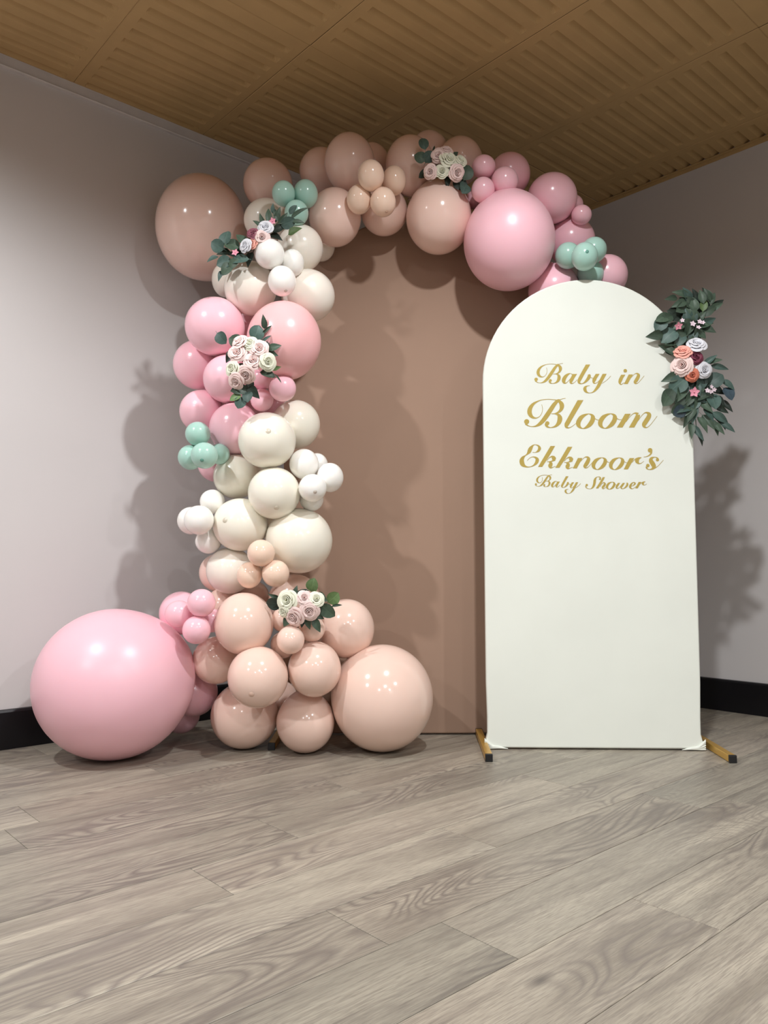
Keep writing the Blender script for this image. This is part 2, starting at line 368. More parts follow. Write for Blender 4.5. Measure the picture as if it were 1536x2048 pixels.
# gold script lettering: pen strokes (x, z, width in mm) on the board's face
TEXT = [
('Baby in',[
[('p',[(-91.1,1475.1,1.44),(-98.3,1474.3,1.44),(-106.1,1471.7,2.08),(-112.0,1469.1,7.14),(-121.9,1458.6,10.13),(-129.9,1446.8,11.43),(-140.6,1431.0,11.94),(-151.2,1416.5,11.03),(-161.7,1406.0,8.44),(-172.2,1400.4,4.15),(-182.6,1399.3,1.82),(-192.3,1402.1,2.6),(-198.7,1407.7,5.85)]),('c',[(-195.8,1413.0,13.51)]),('p',[(-155.0,1459.0,1.45),(-153.0,1447.7,1.45),(-155.2,1435.8,1.45),(-161.4,1426.5,1.56),(-170.6,1422.4,2.86),(-179.9,1424.8,6.76),(-186.0,1432.1,10.66),(-187.8,1440.8,11.96),(-185.1,1450.7,10.4),(-177.8,1460.3,7.15),(-168.6,1466.5,3.9),(-158.1,1470.6,2.08),(-147.7,1472.6,1.56),(-134.7,1473.1,1.56),(-121.7,1471.6,1.82),(-113.3,1469.4,3.9)]),('p',[(-113.9,1469.8,3.38),(-107.2,1466.4,7.79),(-102.4,1459.7,11.42),(-101.5,1452.4,11.42),(-104.2,1444.5,8.43),(-110.6,1437.9,5.19),(-119.7,1434.0,2.6),(-130.1,1433.4,1.44)]),('p',[(-122.3,1434.1,1.56),(-112.6,1431.3,5.84),(-108.0,1424.6,11.41),(-107.7,1416.7,12.71),(-111.1,1408.1,10.37),(-117.7,1400.9,6.48),(-125.5,1397.3,3.24),(-133.3,1396.3,2.08),(-140.4,1398.5,4.93),(-143.6,1403.1,7.79),(-142.9,1407.1,8.56)]),('c',[(-140.9,1408.0,10.9)])],
[('p',[(-56.2,1430.7,3.25),(-62.6,1435.0,1.63),(-72.5,1431.7,7.16),(-81.9,1423.5,12.37),(-88.8,1411.9,14.33),(-89.2,1402.8,12.7),(-85.3,1397.3,5.86),(-77.9,1399.3,2.28),(-68.0,1409.2,1.79),(-56.3,1425.7,1.46)]),('h',[(-46.4,1432.6,17.08),(-54.8,1418.2,14.97),(-59.8,1409.1,13.99)]),('p',[(-56.5,1414.1,12.69),(-61.6,1404.2,11.71),(-61.7,1398.3,8.13),(-56.8,1395.5,3.25),(-47.0,1400.7,1.63),(-37.0,1410.6,1.46)])],
[('h',[(5.0,1469.2,17.07),(-12.1,1440.2,15.93),(-24.7,1417.9,15.28)]),('p',[(-21.4,1423.7,13.65),(-28.9,1409.6,13.0),(-31.2,1400.5,9.75),(-26.8,1395.1,5.2),(-18.7,1394.4,2.6),(-8.0,1400.3,6.82),(3.3,1412.6,11.69),(8.7,1423.4,12.35),(7.5,1430.4,8.45)]),('p',[(11.1,1419.7,1.95),(18.3,1416.6,1.62),(24.8,1415.4,1.62)])],
[('h',[(41.3,1432.1,14.93),(31.3,1416.5,14.61),(27.0,1407.4,13.96)]),('p',[(30.4,1413.1,12.98),(25.8,1403.2,10.71),(26.3,1396.6,5.84),(31.6,1394.9,2.92),(40.7,1399.7,1.62),(49.0,1408.8,1.44)]),('h',[(68.1,1431.9,15.57),(60.5,1417.8,15.25),(47.8,1393.9,14.27)]),('p',[(53.8,1405.4,12.65),(43.6,1385.6,12.32),(32.8,1370.8,8.92),(22.0,1360.9,4.22),(9.0,1357.6,1.95),(-1.5,1360.4,6.17),(-7.4,1367.0,11.04),(-8.9,1374.5,12.34),(-6.0,1381.1,8.44),(0.6,1384.9,3.25),(10.4,1386.0,1.44)]),('p',[(56.8,1394.3,1.44),(69.9,1402.8,1.46),(81.5,1412.6,1.46),(91.4,1423.3,1.46)])],
[('h',[(139.3,1427.7,15.87),(130.1,1412.1,14.57),(127.5,1405.5,13.92)]),('p',[(130.9,1412.1,12.95),(125.8,1400.5,11.66),(126.1,1393.5,6.8),(131.2,1389.8,2.91),(142.7,1397.0,1.46)]),('c',[(147.3,1443.1,13.93)])],
[('h',[(168.2,1428.3,16.18),(159.2,1411.8,15.21),(148.2,1391.1,14.56)]),('p',[(164.0,1410.0,1.46),(175.7,1423.2,1.62),(184.7,1430.9,2.26),(192.8,1431.3,6.15),(197.5,1425.4,11.32),(194.9,1416.3,13.26),(188.2,1404.8,13.25),(183.5,1397.9,10.34),(186.3,1392.9,4.85),(194.4,1394.8,1.94),(204.3,1404.6,1.45),(219.3,1422.7,1.45)])],
]),
('Bloom',[
[('p',[(-83.5,1337.4,1.5),(-93.8,1336.2,1.88),(-105.1,1332.5,3.0),(-113.6,1328.7,10.32),(-128.0,1313.6,14.63),(-139.5,1296.5,16.51),(-154.9,1273.7,17.25),(-170.2,1252.8,15.94),(-185.4,1237.7,12.19),(-200.6,1229.6,6.0),(-215.6,1228.0,2.63),(-229.6,1232.0,3.75),(-238.9,1240.0,8.45)]),('c',[(-234.7,1247.6,19.53)]),('p',[(-175.8,1314.0,1.5),(-172.9,1297.7,1.69),(-176.0,1280.5,1.88),(-185.0,1267.3,2.25),(-198.2,1261.3,4.13),(-211.7,1264.6,9.76),(-220.5,1275.2,15.4),(-223.2,1287.7,17.29),(-219.2,1302.0,15.04),(-208.7,1315.9,10.34),(-195.4,1324.7,5.64),(-180.3,1330.7,3.01),(-165.2,1333.6,2.25),(-146.4,1334.4,2.25),(-127.6,1332.3,2.63),(-115.5,1329.1,5.63)]),('p',[(-116.4,1329.7,4.88),(-106.8,1324.8,11.25),(-99.8,1315.2,16.5),(-98.5,1304.7,16.49),(-102.4,1293.2,12.18),(-111.6,1283.8,7.5),(-124.8,1278.2,3.75),(-139.8,1277.2,1.69)]),('p',[(-128.5,1278.2,2.25),(-114.5,1274.3,8.43),(-107.8,1264.7,16.48),(-107.4,1253.2,18.35),(-112.3,1240.9,14.98),(-121.8,1230.5,9.36),(-133.2,1225.2,4.68),(-144.4,1223.8,3.0),(-154.7,1226.9,7.12),(-159.2,1233.6,11.24),(-158.2,1239.4,12.37)]),('c',[(-155.4,1240.7,15.74)])],
[('h',[(-26.5,1329.8,22.09),(-55.4,1280.4,20.58),(-79.6,1238.7,19.45)]),('p',[(-72.8,1250.0,17.21),(-80.9,1235.8,16.46),(-82.6,1227.3,11.6),(-77.1,1222.1,5.24),(-69.6,1223.2,2.62),(-59.2,1228.4,1.87),(-45.0,1239.3,1.68)])],
[('p',[(4.4,1276.2,1.87),(-10.6,1271.6,8.6),(-24.8,1262.2,15.33),(-35.0,1247.0,17.19),(-36.5,1234.7,16.44),(-31.1,1224.7,9.71),(-20.9,1219.1,2.99),(-9.7,1221.5,7.47),(6.4,1233.4,15.68),(17.4,1249.4,17.17),(19.5,1262.7,15.68),(14.6,1271.4,8.59),(4.4,1276.2,1.87)]),('p',[(24.7,1259.8,2.61),(32.0,1254.1,2.24),(39.4,1251.7,1.87),(45.0,1252.6,1.68)])],
[('p',[(88.5,1276.2,1.86),(73.5,1271.6,8.58),(59.3,1262.2,15.29),(49.1,1247.1,17.16),(47.6,1234.7,16.41),(53.0,1224.8,9.69),(63.1,1219.2,2.98),(74.3,1221.6,7.45),(90.4,1233.4,15.64),(101.4,1249.5,17.14),(103.5,1262.8,15.65),(98.7,1271.4,8.57),(88.5,1276.2,1.86)]),('p',[(108.7,1259.9,2.61),(116.0,1254.1,2.23),(123.4,1251.8,1.86),(129.0,1252.7,1.68)])],
[('h',[(153.7,1274.7,22.33),(138.3,1249.2,20.84),(120.9,1221.6,21.95)]),('p',[(145.6,1243.4,1.67),(160.9,1263.2,2.05),(173.3,1274.5,2.6),(183.5,1276.9,6.32),(191.4,1271.5,14.87)]),('h',[(191.8,1270.5,15.8),(186.8,1256.3,19.33),(166.4,1221.2,20.81)]),('p',[(191.2,1246.8,1.67),(205.6,1266.6,2.04),(217.0,1277.0,2.97),(226.3,1278.4,6.69),(234.0,1272.1,14.86),(232.4,1261.6,16.71),(222.8,1246.5,17.08),(214.5,1233.3,16.34),(214.8,1225.1,10.77),(220.3,1220.9,4.45),(228.7,1222.7,2.23),(240.1,1233.1,1.67),(253.5,1250.0,1.67),(265.0,1265.1,1.48)])],
]),
("Ekknoor's",[
[('p',[(-213.8,1127.9,1.5),(-202.5,1127.5,2.25),(-191.6,1133.5,8.98),(-186.8,1143.3,11.23),(-191.3,1152.9,5.99),(-202.1,1157.3,2.25),(-211.5,1154.5,5.24),(-221.4,1142.2,14.24),(-227.2,1129.9,13.48),(-234.5,1120.9,5.62),(-241.7,1115.2,3.75),(-251.5,1106.4,11.61),(-255.8,1094.1,17.23),(-251.9,1080.8,15.72),(-240.8,1072.6,6.36),(-225.8,1071.1,2.62),(-210.8,1076.7,4.86),(-199.4,1088.0,11.59),(-196.4,1099.4,13.09),(-202.8,1107.4,6.73),(-214.0,1109.9,2.62),(-225.3,1105.3,1.87),(-234.8,1095.8,1.68)])],
[('h',[(-135.7,1151.7,17.76),(-161.7,1108.6,17.75),(-185.6,1070.9,15.88)]),('p',[(-159.1,1095.3,1.68),(-150.5,1105.7,2.24),(-140.2,1110.4,6.35),(-132.7,1106.5,14.57)]),('c',[(-132.4,1103.5,15.69)]),('p',[(-129.1,1098.9,9.33),(-137.6,1094.2,5.23),(-147.0,1091.5,2.8),(-159.1,1091.0,1.68)]),('p',[(-150.8,1090.0,2.99),(-144.3,1084.2,12.32),(-146.9,1074.4,15.31),(-144.6,1067.8,6.72),(-137.1,1069.0,2.24),(-126.8,1073.3,1.49)])],
[('h',[(-69.9,1148.0,17.73),(-95.8,1104.9,17.72),(-119.8,1067.2,15.85)]),('p',[(-93.2,1091.7,1.68),(-84.7,1102.0,2.24),(-74.3,1106.7,6.34),(-66.9,1102.8,14.54)]),('c',[(-66.6,1099.8,15.66)]),('p',[(-63.3,1095.2,9.32),(-71.8,1090.6,5.22),(-81.2,1087.8,2.8),(-93.3,1087.3,1.68)]),('p',[(-84.9,1086.3,2.98),(-78.5,1080.6,12.3),(-81.1,1070.8,15.28),(-78.8,1064.1,6.71),(-71.3,1065.4,2.24),(-61.0,1069.7,1.49)])],
[('h',[(-31.9,1104.2,17.52),(-41.5,1086.5,16.46),(-53.3,1064.4,15.76)]),('p',[(-36.3,1084.7,1.58),(-23.7,1098.8,1.75),(-14.0,1107.1,2.45),(-5.2,1107.6,6.65),(-0.1,1101.3,12.25),(-2.9,1091.6,14.35),(-10.1,1079.2,14.35),(-15.2,1071.7,11.2),(-12.1,1066.4,5.25),(-3.3,1068.5,2.1),(7.4,1079.1,1.57),(23.5,1098.5,1.57)])],
[('p',[(51.3,1105.5,1.51),(39.2,1101.8,6.93),(27.7,1094.2,12.35),(19.5,1082.0,13.86),(18.2,1072.1,13.25),(22.6,1064.1,7.83),(30.8,1059.6,2.41),(39.9,1061.5,6.02),(52.8,1071.1,12.64),(61.7,1084.0,13.84),(63.4,1094.7,12.64),(59.5,1101.6,6.92),(51.3,1105.5,1.51)]),('p',[(67.6,1092.4,2.11),(73.5,1087.8,1.81),(79.5,1085.9,1.5),(84.0,1086.6,1.43)])],
[('p',[(117.2,1104.7,1.5),(105.1,1100.9,6.92),(93.7,1093.4,12.33),(85.4,1081.2,13.83),(84.2,1071.3,13.23),(88.5,1063.3,7.81),(96.7,1058.8,2.4),(105.7,1060.7,6.01),(118.7,1070.3,12.62),(127.6,1083.2,13.82),(129.3,1093.9,12.62),(125.4,1100.8,6.91),(117.2,1104.7,1.5)]),('p',[(133.5,1091.6,2.1),(139.4,1086.9,1.8),(145.3,1085.1,1.5),(149.8,1085.8,1.42)])],
[('h',[(165.1,1102.6,17.61),(155.4,1085.6,17.6),(140.9,1059.3,15.75)]),('p',[(164.7,1085.6,1.67),(176.1,1097.8,2.22),(182.6,1100.9,4.82)]),('p',[(201.3,1104.6,1.67),(190.1,1100.9,9.63),(184.3,1093.9,15.56),(186.0,1086.4,11.48),(192.4,1081.2,4.07),(201.7,1083.8,1.85),(210.2,1090.6,1.48)])],
[('c',[(234.7,1132.3,17.4)]),('p',[(240.2,1131.3,6.29),(238.5,1121.3,6.29),(230.2,1112.5,4.07),(218.9,1107.8,2.22),(209.6,1106.4,1.48)])],
[('c',[(261.7,1095.3,12.2)]),('p',[(264.0,1098.1,7.02),(259.5,1103.4,4.07),(250.3,1105.7,2.77),(239.5,1101.1,10.73),(237.0,1091.7,15.54),(243.8,1079.4,17.38),(247.2,1069.0,15.52),(240.9,1060.6,7.02),(228.8,1058.2,2.59),(220.6,1062.6,5.18),(219.8,1069.2,8.14)]),('c',[(224.8,1073.5,13.32)]),('p',[(251.1,1062.8,2.59),(264.3,1072.7,1.85),(275.7,1084.8,1.66),(284.3,1094.2,1.48)])],
]),
('Baby Shower',[
[('p',[(-141.1,1040.3,1.43),(-145.3,1039.8,1.43),(-149.9,1038.3,1.43),(-153.4,1036.8,4.21),(-159.2,1030.6,5.97),(-163.9,1023.7,6.73),(-170.2,1014.4,7.04),(-176.4,1005.9,6.5),(-182.7,999.8,4.97),(-188.8,996.5,2.45),(-195.0,995.8,1.43),(-200.7,997.4,1.53),(-204.5,1000.7,3.44)]),('c',[(-202.7,1003.8,7.96)]),('p',[(-178.7,1030.7,1.43),(-177.5,1024.1,1.43),(-178.8,1017.2,1.43),(-182.5,1011.8,1.43),(-187.9,1009.3,1.68),(-193.4,1010.7,3.98),(-197.0,1014.9,6.28),(-198.0,1020.0,7.04),(-196.4,1025.8,6.12),(-192.1,1031.4,4.21),(-186.7,1035.0,2.3),(-180.6,1037.5,1.43),(-174.4,1038.7,1.43),(-166.8,1039.0,1.43),(-159.1,1038.2,1.43),(-154.2,1036.9,2.29)]),('p',[(-154.5,1037.2,1.99),(-150.6,1035.2,4.59),(-147.8,1031.3,6.73),(-147.2,1027.0,6.73),(-148.8,1022.4,4.97),(-152.5,1018.6,3.06),(-157.9,1016.3,1.53),(-164.1,1015.8,1.43)]),('p',[(-159.5,1016.3,1.43),(-153.8,1014.7,3.44),(-151.0,1010.8,6.73),(-150.8,1006.2,7.49),(-152.8,1001.2,6.11),(-156.7,996.9,3.82),(-161.3,994.8,1.91),(-165.9,994.2,1.43),(-170.1,995.4,2.9),(-172.0,998.2,4.59),(-171.6,1000.5,5.05)]),('c',[(-170.4,1001.0,6.42)])],
[('p',[(-121.6,1012.6,1.89),(-125.3,1015.0,1.43),(-131.0,1013.1,4.16),(-136.5,1008.3,7.18),(-140.5,1001.7,8.31),(-140.8,996.4,7.37),(-138.5,993.3,3.4),(-134.2,994.5,1.43),(-128.4,1000.2,1.43),(-121.6,1009.7,1.43)]),('h',[(-115.9,1013.7,9.92),(-120.8,1005.4,8.69),(-123.7,1000.1,8.12)]),('p',[(-121.8,1003.0,7.37),(-124.7,997.3,6.8),(-124.7,993.9,4.72),(-121.9,992.3,1.89),(-116.2,995.3,1.43),(-110.5,1001.0,1.43)])],
[('h',[(-82.8,1034.0,9.91),(-92.7,1017.3,9.25),(-100.0,1004.5,8.87)]),('p',[(-98.0,1007.8,7.93),(-102.4,999.7,7.55),(-103.7,994.5,5.66),(-101.1,991.4,3.02),(-96.4,991.0,1.51),(-90.2,994.4,3.96),(-83.7,1001.5,6.79),(-80.6,1007.7,7.17),(-81.3,1011.7,4.91)]),('p',[(-79.2,1005.6,1.43),(-75.0,1003.9,1.43),(-71.2,1003.2,1.43)])],
[('h',[(-61.1,1010.7,8.68),(-67.0,1001.7,8.49),(-69.4,996.4,8.11)]),('p',[(-67.5,999.8,7.54),(-70.1,994.0,6.22),(-69.8,990.2,3.39),(-66.7,989.2,1.7),(-61.5,992.1,1.43),(-56.7,997.3,1.43)]),('h',[(-45.6,1010.6,9.05),(-50.0,1002.5,8.86),(-57.3,988.7,8.29)]),('p',[(-53.9,995.4,7.35),(-59.7,984.0,7.16),(-66.0,975.4,5.18),(-72.2,969.7,2.45),(-79.8,967.7,1.43),(-85.9,969.3,3.58),(-89.3,973.1,6.41),(-90.2,977.4,7.17),(-88.5,981.2,4.9),(-84.7,983.4,1.89),(-79.1,984.1,1.43)]),('p',[(-52.1,989.0,1.43),(-44.5,993.9,1.43),(-37.8,999.6,1.43),(-32.0,1005.8,1.43)])],
[('c',[(-8.8,999.5,9.03)]),('p',[(-12.5,997.4,4.01),(-12.0,991.1,3.68),(-5.4,986.3,1.84),(5.4,985.1,1.67),(14.4,991.6,6.68),(20.0,1004.5,9.35),(21.9,1016.7,9.36),(25.5,1025.6,6.02),(32.6,1031.0,1.84),(40.9,1030.1,3.68),(44.7,1025.0,5.34)]),('c',[(42.1,1022.5,7.35)])],
[('h',[(56.9,1029.7,8.68),(45.2,1009.7,9.68),(30.0,986.5,9.35)]),('p',[(41.5,992.8,1.42),(48.4,1003.8,1.67),(56.0,1008.8,3.34),(60.4,1004.2,7.01),(56.9,997.0,8.34),(51.5,990.2,7.68),(53.9,985.1,3.34),(61.4,989.3,1.42),(67.4,995.2,1.42)])],
[('p',[(88.4,1011.1,1.42),(81.0,1008.8,4.26),(73.9,1004.1,7.6),(68.8,996.6,8.53),(68.1,990.5,8.15),(70.7,985.6,4.82),(75.8,982.8,1.48),(81.4,984.0,3.7),(89.4,989.9,7.78),(94.8,997.9,8.52),(95.9,1004.4,7.78),(93.5,1008.7,4.26),(88.4,1011.1,1.42)]),('p',[(98.4,1003.0,1.42),(102.1,1000.2,1.42),(105.8,999.0,1.42),(108.5,999.5,1.42)])],
[('h',[(113.9,1007.1,8.67),(107.5,997.5,8.33)]),('p',[(110.4,1001.8,7.67),(104.0,991.6,7.0),(105.6,986.4,3.67),(111.4,987.0,1.67),(118.2,993.2,1.42),(125.1,1002.5,1.42)]),('h',[(132.2,1007.0,8.66),(125.8,997.4,8.33)]),('p',[(128.7,1001.6,7.66),(121.8,991.5,7.0),(123.1,985.9,3.66),(128.9,984.9,2.0),(136.4,988.9,4.66),(144.1,997.3,7.33),(145.4,1003.8,6.66),(142.7,1007.2,3.66)])],
[('p',[(157.4,993.5,1.42),(166.6,996.4,2.33),(173.7,1003.1,5.99),(173.5,1007.7,3.66),(166.9,1008.4,3.0),(159.7,1001.5,6.66),(155.7,993.0,8.65),(158.0,986.8,5.32),(164.6,984.5,1.83),(174.8,990.4,1.42),(179.8,994.6,1.42)])],
[('h',[(193.3,1010.4,9.96),(187.9,1000.8,9.95),(179.6,986.0,8.91)]),('p',[(193.1,1000.8,1.42),(199.5,1007.7,1.42),(203.3,1009.5,2.72)]),('p',[(213.8,1011.6,1.42),(207.4,1009.5,5.45),(204.2,1005.5,8.8),(205.2,1001.3,6.49),(208.8,998.4,2.3),(214.0,999.8,1.42),(218.8,1003.6,1.42)])],
]),
]
def catmull(p, n=6):
    if len(p) < 3: return p
    q = [tuple(2 * a - b for a, b in zip(p[0], p[1]))] + p + [tuple(2 * a - b for a, b in zip(p[-1], p[-2]))]
    out = []
    for i in range(1, len(q) - 2):
        for k in range(n):
            t = k / n
            out.append(tuple(0.5 * (2 * q[i][c] + (q[i + 1][c] - q[i - 1][c]) * t + (2 * q[i - 1][c] - 5 * q[i][c] + 4 * q[i + 1][c] - q[i + 2][c]) * t * t + (3 * q[i][c] - q[i - 1][c] - 3 * q[i + 1][c] + q[i + 2][c]) * t ** 3) for c in range(3)))
    out.append(p[-1]); return out
for line, letters in TEXT:
  words = empty('lettering', (0, 0, 0)); words.parent = board
  words['label'] = 'gold script lettering reading ' + line
  for strokes in letters:
    vs, fs = [], []
    for si, (mode, pts) in enumerate(strokes):
        y = -0.0158 - 0.00002 * (si % 9)
        if mode == 'c':
            x, z, w = pts[0]; b = len(vs)
            for k in range(20): vs.append(((x + w / 2 * math.cos(k * PI / 10)) * 1e-3, y, (z + w / 2 * math.sin(k * PI / 10)) * 1e-3))
            fs.append(tuple(range(b, b + 20))); continue
        c = catmull(pts); b = len(vs)
        for i, (x, z, w) in enumerate(c):
            p, q = c[max(i - 1, 0)], c[min(i + 1, len(c) - 1)]
            dx, dz = q[0] - p[0], q[1] - p[1]; L = math.hypot(dx, dz) or 1
            nx, nz = (1, 0) if mode == 'h' else (dz / L, -dx / L)
            w = max(w, 0.9) / 2
            vs.append(((x - nx * w) * 1e-3, y, (z - nz * w) * 1e-3)); vs.append(((x + nx * w) * 1e-3, y, (z + nz * w) * 1e-3))
        for i in range(len(c) - 1): fs.append((b + 2 * i, b + 2 * i + 1, b + 2 * i + 3, b + 2 * i + 2))
    mesh_obj('letter', vs, fs, M['vinyl'], words)

